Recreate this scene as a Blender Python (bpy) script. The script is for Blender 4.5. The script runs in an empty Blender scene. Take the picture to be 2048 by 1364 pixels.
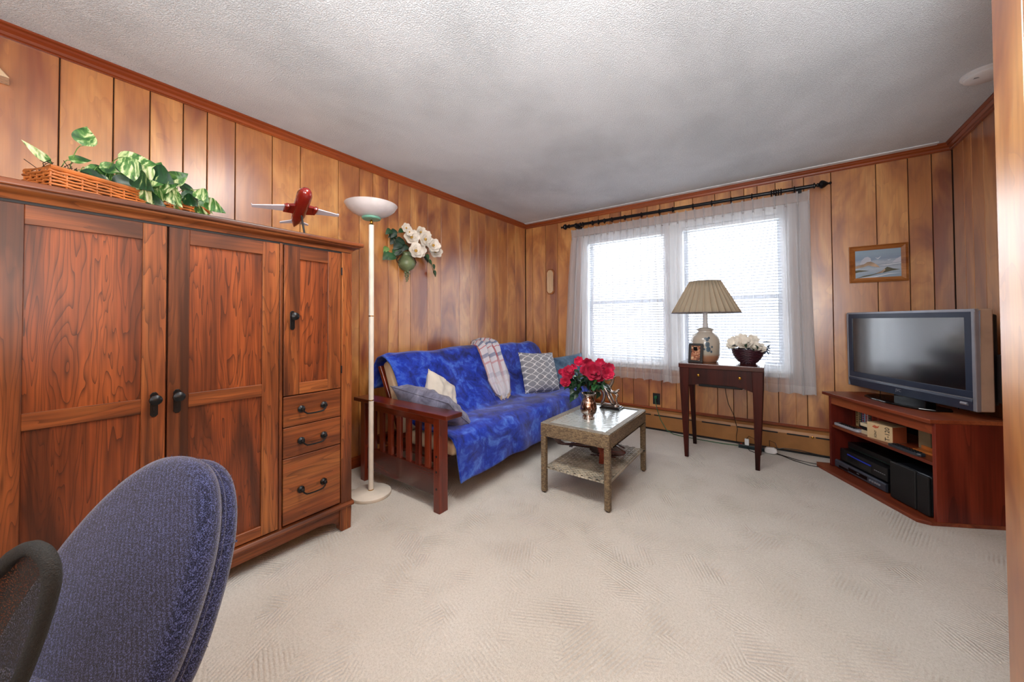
import bpy, bmesh, math, random
from mathutils import Vector, Matrix, noise
random.seed(7)
PI = math.pi
C = bpy.context.scene.collection
SC = bpy.context.scene

# ------------------------------------------------------------------ camera
F_PX, YAW, PITCH, ROLL = 721.68, math.radians(35.95), math.radians(0.961), math.radians(-0.272)
cam_d = bpy.data.cameras.new('camera'); cam = bpy.data.objects.new('camera', cam_d); C.objects.link(cam)
fw = Vector((-math.sin(YAW)*math.cos(PITCH), math.cos(YAW)*math.cos(PITCH), math.sin(PITCH)))
rt = Vector((math.cos(YAW), math.sin(YAW), 0)); up = rt.cross(fw)
r2 = rt*math.cos(ROLL)+up*math.sin(ROLL); u2 = -rt*math.sin(ROLL)+up*math.cos(ROLL)
cam.matrix_world = Matrix(((r2.x, u2.x, -fw.x, 2.644), (r2.y, u2.y, -fw.y, 0.0), (r2.z, u2.z, -fw.z, 1.1214), (0, 0, 0, 1)))
cam_d.sensor_width = 36; cam_d.lens = F_PX/2048*36; cam_d.shift_y = -(682-631.92)/2048; cam_d.clip_start = 0.02
SC.camera = cam

# ------------------------------------------------------------------ world and light
W = bpy.data.worlds.new('world'); SC.world = W; W.use_nodes = True
wn = W.node_tree; bg = wn.nodes['Background']
bg.inputs[0].default_value = (0.86, 0.93, 1.0, 1); bg.inputs[1].default_value = 6.5
SC.view_settings.view_transform = 'Standard'; SC.view_settings.look = 'None'
SC.view_settings.exposure = 0.4; SC.view_settings.gamma = 1.0; SC.view_settings.use_curve_mapping = False

def area(name, loc, rot, sx, sy, power, col=(1, 1, 1), portal=False):
    l = bpy.data.lights.new(name, 'AREA'); l.shape = 'RECTANGLE'; l.size = sx; l.size_y = sy; l.energy = power; l.color = col
    if portal: l.cycles.is_portal = True
    o = bpy.data.objects.new(name, l); C.objects.link(o); o.location = loc; o.rotation_euler = rot
    return o
area('daylight_portal', (1.80, 4.10, 1.39), (-PI/2, 0, 0), 1.9, 1.42, 1, portal=True)
area('daylight_portal', (2.3, -1.62, 1.6), (PI/2, 0, 0), 1.3, 1.1, 1, portal=True)
# added fill light out of view, overhead between the armoire and the closet
area('overhead_fill', (1.85, 1.00, 2.385), (0, 0, 0), 1.3, 0.4, 30, (1.0, 0.965, 0.92))
# added fill light behind the camera, bounced off the ceiling
area('bounce_fill', (2.80, -0.30, 1.25), (math.radians(180-20), 0, math.radians(18)), 0.8, 0.8, 76, (0.93, 0.97, 1.0))

# ------------------------------------------------------------------ mesh helpers
class MB:
    def __init__(s): s.v = []; s.f = []
    def add(s, vs, fs):
        n = len(s.v); s.v += [tuple(v) for v in vs]; s.f += [tuple(i+n for i in f) for f in fs]; return s
    def box(s, x0, x1, y0, y1, z0, z1):
        return s.add([(x0,y0,z0),(x1,y0,z0),(x1,y1,z0),(x0,y1,z0),(x0,y0,z1),(x1,y0,z1),(x1,y1,z1),(x0,y1,z1)],
                     [(0,3,2,1),(4,5,6,7),(0,1,5,4),(1,2,6,5),(2,3,7,6),(3,0,4,7)])
    def prism(s, poly, ax, a, b):
        """poly (p,q) extruded along axis ax; (p,q) = the other two axes in order"""
        def P(p, q, c): return [(c,p,q),(p,c,q),(p,q,c)][ax]
        n = len(poly)
        vs = [P(p,q,a) for p,q in poly]+[P(p,q,b) for p,q in poly]
        fs = [tuple(range(n))[::-1], tuple(range(n,2*n))]+[(i,(i+1)%n,n+(i+1)%n,n+i) for i in range(n)]
        return s.add(vs, fs)
    def lathe(s, prof, seg=24, c=(0,0,0), ax=2, a0=0, a1=2*PI):
        full = abs(a1-a0-2*PI) < 1e-6; m = seg if full else seg+1
        vs = []
        for r, h in prof:
            for k in range(m):
                t = a0+(a1-a0)*k/seg; p, q = r*math.cos(t), r*math.sin(t)
                v = [(h,p,q),(q,h,p),(p,q,h)][ax]
                vs.append((v[0]+c[0], v[1]+c[1], v[2]+c[2]))
        fs = []
        for i in range(len(prof)-1):
            for k in range(seg):
                k2 = (k+1) % m
                fs.append((i*m+k, i*m+k2, (i+1)*m+k2, (i+1)*m+k))
        if full:
            if prof[0][0] > 1e-5: fs.append(tuple(range(m))[::-1])
            if prof[-1][0] > 1e-5: fs.append(tuple(range((len(prof)-1)*m, len(prof)*m)))
        return s.add(vs, fs)
    def tube(s, pts, r, seg=8, closed=False, flat=None):
        pts = [Vector(p) for p in pts]; n = len(pts)
        rr = r if isinstance(r, (list, tuple)) else [r]*n
        vs = []; prev = None
        for i, p in enumerate(pts):
            if closed: d = pts[(i+1) % n]-pts[i-1]
            else: d = pts[min(i+1, n-1)]-pts[max(i-1, 0)]
            if d.length < 1e-9: d = Vector((0,0,1))
            d.normalize()
            if prev is None:
                a = Vector((0,0,1)) if abs(d.z) < .9 else Vector((1,0,0))
                x = d.cross(a).normalized()
            else:
                x = prev-d*prev.dot(d); x = x.normalized() if x.length > 1e-6 else d.orthogonal().normalized()
            prev = x; y = d.cross(x)
            for k in range(seg):
                t = 2*PI*k/seg
                vs.append(p+x*math.cos(t)*rr[i]+y*math.sin(t)*rr[i]*(flat or 1))
        fs = []
        for i in range(n if closed else n-1):
            j = (i+1) % n
            for k in range(seg): fs.append((i*seg+k, i*seg+(k+1) % seg, j*seg+(k+1) % seg, j*seg+k))
        if not closed: fs += [tuple(range(seg))[::-1], tuple(range((n-1)*seg, n*seg))]
        return s.add(vs, fs)
    def grid(s, fn, nu, nv, cu=False):
        vs = [fn(i/nu, j/nv) for i in range(nu if cu else nu+1) for j in range(nv+1)]
        m = nv+1; fs = []
        for i in range(nu):
            i2 = (i+1) % nu if cu else i+1
            for j in range(nv): fs.append((i*m+j, i2*m+j, i2*m+j+1, i*m+j+1))
        return s.add(vs, fs)
    def ball(s, c, r, seg=12, rings=8):
        if not isinstance(r, (tuple, list)): r = (r, r, r)
        pr = [(math.sin(PI*i/rings), -math.cos(PI*i/rings)) for i in range(rings+1)]
        n0 = len(s.v); s.lathe(pr, seg)
        for i in range(n0, len(s.v)):
            v = s.v[i]; s.v[i] = (c[0]+v[0]*r[0], c[1]+v[1]*r[1], c[2]+v[2]*r[2])
        return s
    def xf(s, M, start=0):
        for i in range(start, len(s.v)): s.v[i] = tuple(M @ Vector(s.v[i]))
        return s

def origin_of(o):
    p = Vector((0,0,0))
    while o: p += o.location; o = o.parent
    return p

def obj(name, mb, mat, parent=None, smooth=False, bevel=0, local=False, label=None, kind=None, thick=0, sub=0, bseg=2):
    """link a mesh; vertices are world coordinates unless local=True (then in the parent's own frame)"""
    me = bpy.data.meshes.new(name)
    vs = mb.v
    if parent is not None and not local:
        p = origin_of(parent); vs = [(v[0]-p.x, v[1]-p.y, v[2]-p.z) for v in vs]
    me.from_pydata(vs, [], mb.f); me.validate(); me.update()
    b = bmesh.new(); b.from_mesh(me); bmesh.ops.remove_doubles(b, verts=b.verts, dist=1e-6)
    bmesh.ops.recalc_face_normals(b, faces=b.faces); b.to_mesh(me); b.free()
    o = bpy.data.objects.new(name, me); C.objects.link(o)
    if parent is not None: o.parent = parent
    me.materials.append(mat)
    if smooth:
        for p in me.polygons: p.use_smooth = True
        if smooth != 'all':
            me.set_sharp_from_angle(angle=math.radians(38))
    if thick:
        m = o.modifiers.new('solid', 'SOLIDIFY'); m.thickness = thick; m.offset = 0
    if bevel:
        m = o.modifiers.new('bevel', 'BEVEL'); m.width = bevel; m.segments = bseg; m.limit_method = 'ANGLE'
    if sub:
        m = o.modifiers.new('sub', 'SUBSURF'); m.levels = sub; m.render_levels = sub
    if label: o['label'] = label
    if kind: o['kind'] = kind
    return o

def thing(name, label, cat, loc=(0,0,0), rotz=0, group=None):
    o = bpy.data.objects.new(name, None); C.objects.link(o); o.empty_display_size = .05
    o.location = loc; o.rotation_euler = (0, 0, rotz); o['label'] = label; o['category'] = cat
    if group: o['group'] = group
    return o
def tag(o, label, cat, group=None):
    o['label'] = label; o['category'] = cat
    if group: o['group'] = group
    return o
def copy_tree(o, parent=None):
    c = o.copy(); C.objects.link(c); c.parent = parent
    for ch in list(o.children): copy_tree(ch, c)
    return c
def text(name, body, size, mat, parent, M, ext=0.0006):
    cu = bpy.data.curves.new(name, 'FONT'); cu.body = body; cu.size = size; cu.extrude = ext; cu.align_x = 'CENTER'; cu.align_y = 'CENTER'
    tmp = bpy.data.objects.new('tmp', cu); C.objects.link(tmp); bpy.context.view_layer.update()
    me = bpy.data.meshes.new_from_object(tmp.evaluated_get(bpy.context.evaluated_depsgraph_get()))
    bpy.data.objects.remove(tmp); me.materials.clear(); me.materials.append(mat)
    o = bpy.data.objects.new(name, me); C.objects.link(o); o.parent = parent; o.matrix_local = M
    return o

# ------------------------------------------------------------------ material helpers
def srgb(h):
    if isinstance(h, str): h = [int(h[i:i+2], 16)/255 for i in (0, 2, 4)]
    return tuple(((c/12.92) if c <= .04045 else ((c+.055)/1.055)**2.4) for c in h)+(1,)
class NT:
    def __init__(s, name):
        s.m = bpy.data.materials.new(name); s.m.use_nodes = True; s.t = s.m.node_tree; s.n = s.t.nodes
        s.b = s.n['Principled BSDF']; s.out = s.n['Material Output']
    def node(s, typ, **kw):
        n = s.n.new(typ)
        for k, v in kw.items():
            if k.startswith('i_'): n.inputs[k[2:].replace('_', ' ')].default_value = v
            else: setattr(n, k, v)
        return n
    def link(s, a, b): s.t.links.new(a, b)
    def math(s, op, a, b=None, c=None):
        n = s.n.new('ShaderNodeMath'); n.operation = op
        for i, x in enumerate((a, b, c)):
            if x is None: continue
            if isinstance(x, (int, float)): n.inputs[i].default_value = x
            else: s.link(x, n.inputs[i])
        return n.outputs[0]
    def ramp(s, fac, stops):
        r = s.n.new('ShaderNodeValToRGB'); e = r.color_ramp.elements
        while len(e) > 1: e.remove(e[-1])
        e[0].position = stops[0][0]; e[0].color = stops[0][1]
        for p, c in stops[1:]:
            x = e.new(p); x.color = c
        s.link(fac, r.inputs[0]); return r.outputs[0]
    def mix(s, fac, a, b, mode='MIX'):
        n = s.n.new('ShaderNodeMix'); n.data_type = 'RGBA'; n.blend_type = mode
        for k, x in ((0, fac), (6, a), (7, b)):
            if isinstance(x, (int, float)): n.inputs[k].default_value = x
            elif isinstance(x, tuple): n.inputs[k].default_value = x
            else: s.link(x, n.inputs[k])
        return n.outputs[2]
    def coords(s, scale=(1,1,1), rnd=0.0, kind='Object'):
        tc = s.n.new('ShaderNodeTexCoord'); mp = s.n.new('ShaderNodeMapping'); mp.inputs['Scale'].default_value = scale
        v = tc.outputs[kind]
        if rnd:
            oi = s.n.new('ShaderNodeObjectInfo'); sc = s.n.new('ShaderNodeVectorMath'); sc.operation = 'SCALE'
            cb = s.n.new('ShaderNodeCombineXYZ')
            s.link(oi.outputs['Random'], cb.inputs[0]); s.link(s.math('MULTIPLY', oi.outputs['Random'], 7.3), cb.inputs[1]); s.link(s.math('MULTIPLY', oi.outputs['Random'], 3.1), cb.inputs[2])
            s.link(cb.outputs[0], sc.inputs[0]); sc.inputs['Scale'].default_value = rnd
            ad = s.n.new('ShaderNodeVectorMath'); ad.operation = 'ADD'; s.link(v, ad.inputs[0]); s.link(sc.outputs[0], ad.inputs[1]); v = ad.outputs[0]
            s.rand = oi.outputs['Random']
        s.link(v, mp.inputs[0]); return mp.outputs[0]
    def noise(s, v, scale, detail=2, rough=.5, dist=0):
        n = s.n.new('ShaderNodeTexNoise'); n.inputs['Scale'].default_value = scale; n.inputs['Detail'].default_value = detail
        n.inputs['Roughness'].default_value = rough; n.inputs['Distortion'].default_value = dist
        s.link(v, n.inputs['Vector']); return n.outputs['Fac']
    def bump(s, h, strength=.3, dist=.01):
        b = s.n.new('ShaderNodeBump'); b.inputs['Strength'].default_value = strength; b.inputs['Distance'].default_value = dist
        s.link(h, b.inputs['Height']); s.link(b.outputs[0], s.b.inputs['Normal']); return b
    def set(s, color=None, rough=None, metal=None, spec=None, sheen=None, coat=None, trans=None, coat_ior=1.5, coat_rough=.2):
        I = s.b.inputs
        if color is not None:
            if isinstance(color, tuple): I['Base Color'].default_value = color
            else: s.link(color, I['Base Color'])
        if rough is not None:
            if isinstance(rough, (int, float)): I['Roughness'].default_value = rough
            else: s.link(rough, I['Roughness'])
        if metal is not None: I['Metallic'].default_value = metal
        if spec is not None: I['Specular IOR Level'].default_value = spec
        if sheen is not None: I['Sheen Weight'].default_value = sheen
        if coat is not None: I['Coat Weight'].default_value = coat; I['Coat Roughness'].default_value = coat_rough; I['Coat IOR'].default_value = coat_ior
        if trans is not None: I['Transmission Weight'].default_value = trans
        return s.m

def plain(name, col, rough=.5, metal=0, bumpn=0, bscale=200, var=.06, **kw):
    t = NT(name); v = t.coords((1,1,1))
    n = t.noise(v, 9, 3)
    c = srgb(col)
    d = tuple(x*(1-var*2) for x in c[:3])+(1,); l = tuple(min(1, x*(1+var*2)) for x in c[:3])+(1,)
    colr = t.ramp(n, [(.3, d), (.7, l)])
    if bumpn:
        t.bump(t.noise(v, bscale, 3), bumpn, .004)
    return t.set(colr, rough, metal, **kw)

def wood(name, dark, mid, light, axis='z', rings=9, freq=1.0, rough=.35, line=.5, rnd=9.0, var=.25, coat=None, fine=.25, bump=.06, spec=.5, st=.13, coat_ior=1.5, det=1.5):
    """figured timber: contour-line grain stretched along an axis, plus fine pores"""
    t = NT(name)
    k = {'z': (1,1,st), 'x': (st,1,1), 'y': (1,st,1)}[axis]
    sc = tuple(freq*a*3.2 for a in k)
    v = t.coords(sc, rnd)
    n1 = t.noise(v, 1.0, det, .5, .35)
    saw = t.math('FRACT', t.math('MULTIPLY', n1, rings))
    ln = t.math('POWER', saw, 5.0)
    kf = {'z': (90,90,2.2), 'x': (2.2,90,90), 'y': (90,2.2,90)}[axis]
    v2 = t.coords(kf, rnd)
    n2 = t.noise(v2, 1.0, 3, .6)
    n3 = t.noise(v, .7, 3, .55, 1.2)
    base = t.ramp(n3, [(.32, srgb(dark)), (.5, srgb(mid)), (.68, srgb(light))])
    base = t.mix(t.math('MULTIPLY', ln, line), base, srgb(dark), 'MIX')
    pores = t.ramp(n2, [(.35, (1-fine, 1-fine, 1-fine, 1)), (.6, (1,1,1,1))])
    base = t.mix(1.0, base, pores, 'MULTIPLY')
    if var:
        hs = t.node('ShaderNodeHueSaturation'); t.link(base, hs.inputs['Color'])
        t.link(t.math('ADD', t.math('MULTIPLY', t.rand, var), 1-var/2), hs.inputs['Value'])
        base = hs.outputs[0]
    t.bump(n2, bump, .002)
    return t.set(base, rough, coat=coat, spec=spec, coat_ior=coat_ior, coat_rough=.31 if coat_ior > 1.5 else .2)

M = {}
M['plank'] = wood('birch_panelling', '8a4520', 'bd7a3c', 'dc9f5a', 'z', rings=7, det=3.2, freq=1.6, rough=.36, line=.26, var=.12, fine=.14, coat=1.0, st=.32, coat_ior=1.75)
M['trim'] = wood('red_trim_wood', '7a3415', '98481f', 'a95728', 'x', rings=5, freq=1, rough=.35, line=.3)
M['trim_y'] = wood('red_trim_wood_y', '7a3415', '98481f', 'a95728', 'y', rings=5, freq=1, rough=.35, line=.3)
M['groove'] = plain('groove_backing', '2a1208', .8)
M['cherry_v'] = wood('cherry_upright', '431e0c', '844520', 'a0602f', 'z', rings=18, det=2.6, freq=3.2, rough=.38, line=.75, var=.16, st=.10, fine=.4)
M['cherry_h'] = wood('cherry_level', '431e0c', '844520', 'a0602f', 'y', rings=14, det=2.6, freq=2.6, rough=.38, line=.6, var=.14, st=.10, fine=.4)
M['cherry_p'] = wood('cherry_panel', '3b190b', '7e3b19', '964b21', 'z', rings=24, det=2.8, freq=3.0, rough=.38, line=.85, var=.1, st=.10, fine=.4)
M['maho'] = wood('dark_mahogany', '1d0a08', '3a130d', '4a1a10', 'z', rings=6, freq=2, rough=.4, line=.4, var=.1, spec=.2)
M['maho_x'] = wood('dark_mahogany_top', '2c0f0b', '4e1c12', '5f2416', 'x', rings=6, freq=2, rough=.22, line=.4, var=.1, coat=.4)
M['futon'] = wood('futon_wood', '3a0f08', '6a2412', '843418', 'z', rings=6, freq=2, rough=.28, line=.5, var=.2, coat=.3)
M['futon_x'] = wood('futon_wood_x', '3a0f08', '6a2412', '843418', 'x', rings=6, freq=2, rough=.28, line=.5, var=.2, coat=.3)
M['tvwood'] = wood('stand_laminate', '430d0b', '6e2216', '8a3622', 'z', rings=10, freq=1.6, rough=.4, line=.6, var=.08)
M['tvwood_x'] = wood('stand_laminate_x', '642513', '8f4426', 'aa5f38', 'x', rings=7, freq=1.4, rough=.36, line=.4, var=.06)
M['pale'] = wood('pale_wood', 'c8a67e', 'dfc09a', 'ecd0aa', 'z', rings=5, freq=1.3, rough=.4, line=.3, var=.05)
M['frame'] = wood('frame_wood', '7d4422', 'a4642f', 'b87a42', 'x', rings=5, freq=2, rough=.35, line=.3, var=.05)
M['helio'] = wood('model_wood', '260a08', '46140f', '5e1d14', 'x', rings=4, freq=3, rough=.22, line=.3, var=.05, coat=.6)
M['helio_red'] = wood('model_wood_red', '7a2a18', 'a04830', 'b85a3c', 'z', rings=4, freq=3, rough=.25, line=.3, var=.05, coat=.5)
M['iron'] = plain('dark_iron', '2b2b2c', .35, .8)
M['black'] = plain('black_plastic', '0d0d10', .35)
M['blackm'] = plain('black_matt', '0c0c0e', .6)
M['blackgl'] = plain('black_gloss', '07080b', .12)
M['rod'] = plain('rod_black', '101014', .32, .3)
M['brass'] = plain('brass', 'b8893a', .25, 1.0)
M['cream'] = plain('cream_enamel', 'd9d2c6', .3, bumpn=0)
M['shade'] = plain('lamp_bowl', 'cfc9c8', .3)
M['teal'] = plain('teal_ring', '6fa892', .35)
M['white'] = plain('white_plastic', 'dadada', .4)
M['paint'] = plain('white_window_paint', 'dfe2e4', .4)
M['silver'] = plain('silver_plastic', '9a9da6', .35, .5)
M['tvback'] = plain('tv_side', 'b39a86', .4)
M['glossred'] = plain('model_red', '7c1a14', .15, coat=.6)
M['modelwhite'] = plain('model_white', 'c6c4cc', .2)
M['cord_w'] = plain('white_cord', 'c9c4b8', .5)
M['cord_g'] = plain('green_cord', '0f5a35', .5)
M['heater'] = plain('heater_enamel', 'a2703f', .4, .1)
M['mattress'] = plain('mattress_cotton', 'c9b193', .9, bumpn=.2, bscale=400)
M['green'] = plain('leaf_green', '1f4a26', .45, var=.3)
M['greend'] = plain('leaf_dark', '12301f', .45, var=.3)
M['greenl'] = plain('leaf_light', '5f8a3c', .5, var=.25)
M['stem'] = plain('stem_brown', '4d4a28', .6)
M['moss'] = plain('dry_moss', '3a2415', .9, var=.4)
M['petal_w'] = plain('white_petal', 'e9e2d6', .6, var=.08)
M['petal_y'] = plain('yellow_centre', 'b8903a', .7)
M['petal_r'] = plain('red_petal', 'a8183c', .6, var=.35)
M['soil'] = plain('dark_inside', '1a1209', .95)

def carpet():
    t = NT('carpet'); tc = t.n.new('ShaderNodeTexCoord')
    vo = t.node('ShaderNodeTexVoronoi', feature='F1'); vo.inputs['Scale'].default_value = 7.0
    v = t.coords((1,1,1)); nz = t.node('ShaderNodeTexNoise'); nz.inputs['Scale'].default_value = 5; t.link(v, nz.inputs['Vector'])
    mxv = t.node('ShaderNodeMix', data_type='VECTOR'); mxv.inputs[0].default_value = .06
    t.link(v, mxv.inputs[4]); t.link(nz.outputs['Color'], mxv.inputs[5])
    t.link(mxv.outputs[1], vo.inputs['Vector'])
    sp = t.node('ShaderNodeSeparateColor'); t.link(vo.outputs['Color'], sp.inputs[0])
    ang = t.math('MULTIPLY', t.math('FLOOR', t.math('MULTIPLY', sp.outputs[0], 4.0)), PI/4)
    ang = t.math('ADD', ang, .3)
    rot = t.node('ShaderNodeVectorRotate', rotation_type='Z_AXIS'); t.link(v, rot.inputs['Vector']); t.link(ang, rot.inputs['Angle'])
    wv = t.node('ShaderNodeTexWave', wave_type='BANDS', bands_direction='X'); wv.inputs['Scale'].default_value = 22; wv.inputs['Distortion'].default_value = 1.2; wv.inputs['Detail'].default_value = 1; wv.inputs['Detail Scale'].default_value = 3
    t.link(rot.outputs[0], wv.inputs['Vector'])
    mask = t.ramp(t.noise(v, 4.5, 2), [(.42, (0,0,0,1)), (.66, (1,1,1,1))])
    pile = t.noise(v, 260, 3, .7)
    h = t.math('ADD', t.math('MULTIPLY', t.math('MULTIPLY', wv.outputs['Fac'], mask), .75), t.math('ADD', t.math('MULTIPLY', pile, .6), t.math('MULTIPLY', t.noise(v, 110, 3, .7), .6)))
    t.bump(h, .9, .008)
    n = t.noise(v, 1.4, 4, .6)
    c = t.ramp(n, [(.3, srgb('cac3b8')), (.7, srgb('d9d3ca'))])
    pile2 = t.noise(v, 110, 3, .75)
    c2 = t.ramp(t.math('ADD', t.math('MULTIPLY', pile, .5), t.math('MULTIPLY', pile2, .5)), [(.36, (.74,.72,.69,1)), (.56, (1,1,1,1))])
    low = t.ramp(t.math('MULTIPLY', wv.outputs['Fac'], mask), [(0, (1,1,1,1)), (.25, (1,1,1,1)), (1, (.93,.9,.87,1))])
    c = t.mix(1, c, c2, 'MULTIPLY'); c = t.mix(1, c, low, 'MULTIPLY')
    return t.set(c, .95, sheen=.3, spec=.1)
M['carpet'] = carpet()
def ceil():
    t = NT('ceiling_texture'); v = t.coords((1,1,1))
    h = t.noise(v, 150, 2, .6, .3)
    h2 = t.ramp(h, [(.42, (0,0,0,1)), (.6, (1,1,1,1))])
    t.bump(h2, .75, .005)
    n = t.noise(t.coords((1.4,1,1)), 1.3, 3, .55, .3)
    c = t.ramp(n, [(.3, srgb('d0d5d8')), (.55, srgb('e2e7ea')), (.75, srgb('e9eef1'))])
    return t.set(c, .9, spec=.15)
M['ceiling'] = ceil()

def sheer(name, op_face, col):
    t = NT(name)
    v = t.coords((1,1,1))
    weave = t.noise(v, 700, 1)
    fine = t.noise(t.coords((30,30,.6)), 1.0, 2)
    d = t.node('ShaderNodeBsdfDiffuse'); d.inputs[0].default_value = srgb(col)
    tl = t.node('ShaderNodeBsdfTranslucent'); tl.inputs[0].default_value = srgb(col)
    tr = t.node('ShaderNodeBsdfTransparent')
    m1 = t.node('ShaderNodeMixShader'); m1.inputs[0].default_value = .5; t.link(d.outputs[0], m1.inputs[1]); t.link(tl.outputs[0], m1.inputs[2])
    lw = t.node('ShaderNodeLayerWeight'); lw.inputs['Blend'].default_value = .35
    op = t.math('ADD', t.math('MULTIPLY', lw.outputs['Facing'], .55), op_face)
    op = t.math('ADD', op, t.math('MULTIPLY', t.math('SUBTRACT', fine, .5), .25))
    op = t.math('MINIMUM', t.math('MAXIMUM', op, 0.05), .97)
    m2 = t.node('ShaderNodeMixShader'); t.link(op, m2.inputs[0]); t.link(tr.outputs[0], m2.inputs[1]); t.link(m1.outputs[0], m2.inputs[2])
    t.link(m2.outputs[0], t.out.inputs[0]); t.n.remove(t.b)
    return t.m
M['sheer'] = sheer('sheer_cloth', .34, 'e9e7e8')
M['sheer_hem'] = sheer('sheer_hem', .45, 'e9e7e8')
M['sheer_head'] = sheer('sheer_header', .72, 'e2dfdf')
def glassm():
    t = NT('window_glass'); g = t.node('ShaderNodeBsdfGlossy'); g.inputs['Roughness'].default_value = .02
    tr = t.node('ShaderNodeBsdfTransparent'); m = t.node('ShaderNodeMixShader'); m.inputs[0].default_value = .06
    t.link(tr.outputs[0], m.inputs[1]); t.link(g.outputs[0], m.inputs[2]); t.link(m.outputs[0], t.out.inputs[0]); t.n.remove(t.b); return t.m
M['glass'] = glassm()
def slat():
    t = NT('blind_slat'); d = t.node('ShaderNodeBsdfDiffuse'); d.inputs[0].default_value = srgb('8f95a2')
    tl = t.node('ShaderNodeBsdfTranslucent'); tl.inputs[0].default_value = srgb('8f95a2')
    m = t.node('ShaderNodeMixShader'); m.inputs[0].default_value = .12
    t.link(d.outputs[0], m.inputs[1]); t.link(tl.outputs[0], m.inputs[2]); t.link(m.outputs[0], t.out.inputs[0]); t.n.remove(t.b); return t.m
M['slat'] = slat()
def velvet(name, a, b, c, sc=5.0, dist=1.6, rough=.75, st=(1,1,1), bump=.35, sheen=.45):
    t = NT(name); v = t.coords(st)
    n = t.noise(v, sc, 5, .62, dist); n2 = t.noise(v, sc*4, 4, .6, 1.0)
    f = t.math('ADD', t.math('MULTIPLY', n, .75), t.math('MULTIPLY', n2, .25))
    col = t.ramp(f, [(.38, srgb(a)), (.52, srgb(b)), (.66, srgb(c))])
    pile = t.noise(v, 350, 2)
    t.bump(t.math('ADD', f, t.math('MULTIPLY', pile, .5)), bump, .006)
    m = t.set(col, rough, sheen=sheen*.5, spec=.12)
    return m
M['bluevelvet'] = velvet('blue_plush', '06155f', '1433a4', '4a74d2', sc=4.5)
M['slatevelvet'] = velvet('slate_velvet', '3d5068', '55708a', '7f96ab', 4, 1)
M['greyvelvet'] = velvet('grey_velvet', '4a4a5c', '6e6f84', '9798a8', 5, 1.2)
M['officeblue'] = None
def tweed():
    t = NT('blue_tweed'); v = t.coords((1,1,1))
    n = t.noise(t.coords((1,1,1)), 430, 3, .8)
    rot = t.node('ShaderNodeVectorRotate', rotation_type='EULER_XYZ'); rot.inputs['Rotation'].default_value = (.5,.6,.7); t.link(v, rot.inputs['Vector'])
    wv = t.node('ShaderNodeTexWave', wave_type='BANDS'); wv.inputs['Scale'].default_value = 60; wv.inputs['Distortion'].default_value = 8; wv.inputs['Detail'].default_value = 3; wv.inputs['Detail Scale'].default_value = 6; t.link(rot.outputs[0], wv.inputs['Vector'])
    f = t.math('ADD', t.math('MULTIPLY', n, .88), t.math('MULTIPLY', wv.outputs['Fac'], .12))
    col = t.ramp(f, [(.36, srgb('07070e')), (.5, srgb('1a1c36')), (.64, srgb('5c6494'))])
    t.bump(n, .5, .002)
    return t.set(col, .95, sheen=.35, spec=.1)
M['officeblue'] = tweed()
def trellis():
    t = NT('trellis_print'); v = t.coords((1,1,1)); sp = t.node('ShaderNodeSeparateXYZ'); t.link(v, sp.inputs[0])
    # ogee lattice lines: |sin(u)+sin(v)| style contours
    P_, Q_ = .100, .125
    cz = t.math('MULTIPLY', t.math('COSINE', t.math('MULTIPLY', sp.outputs[2], 2*PI/Q_)), .46)
    xp = t.math('DIVIDE', sp.outputs[0], P_)
    f1 = t.math('ABSOLUTE', t.math('SUBTRACT', t.math('FRACT', t.math('ADD', xp, cz)), .5))
    f2 = t.math('ABSOLUTE', t.math('SUBTRACT', t.math('FRACT', t.math('SUBTRACT', xp, cz)), .5))
    l = t.math('MINIMUM', f1, f2)
    col = t.ramp(l, [(.045, srgb('dcdcde')), (.07, srgb('8f9198'))])
    fine = t.noise(v, 500, 2); col = t.mix(.25, col, t.ramp(fine, [(.3, (.4,.4,.4,1)), (.7, (.9,.9,.9,1))]), 'MULTIPLY')
    return t.set(col, .9, spec=.1)
M['trellis'] = trellis()
def plaid():
    t = NT('plaid_throw'); tc = t.n.new('ShaderNodeTexCoord'); sp = t.node('ShaderNodeSeparateXYZ')
    mp = t.node('ShaderNodeMapping'); t.link(tc.outputs['UV'], mp.inputs[0]); t.link(mp.outputs[0], sp.inputs[0])
    def stripes(o, f, w): return t.math('LESS_THAN', t.math('FRACT', t.math('MULTIPLY', o, f)), w)
    red = t.math('MAXIMUM', stripes(sp.outputs[0], 3.0, .12), stripes(sp.outputs[1], 5.0, .1))
    mp2 = t.math('ADD', sp.outputs[0], .12); mp3 = t.math('ADD', sp.outputs[1], .09)
    blue = t.math('MAXIMUM', stripes(mp2, 3.0, .25), stripes(mp3, 5.0, .2))
    fade = t.ramp(sp.outputs[1], [(.45, (1,1,1,1)), (.8, (.15,.15,.15,1))])
    c = t.mix(t.math('MULTIPLY', t.math('MULTIPLY', blue, .7), fade), srgb('c4c2ca'), srgb('35507e'))
    c = t.mix(t.math('MULTIPLY', t.math('MULTIPLY', red, .75), fade), c, srgb('b0353a'))
    t.bump(t.noise(t.coords((1,1,1)), 220, 2), .5, .004)
    return t.set(c, .95, spec=.1)
M['plaid'] = plaid()
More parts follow.
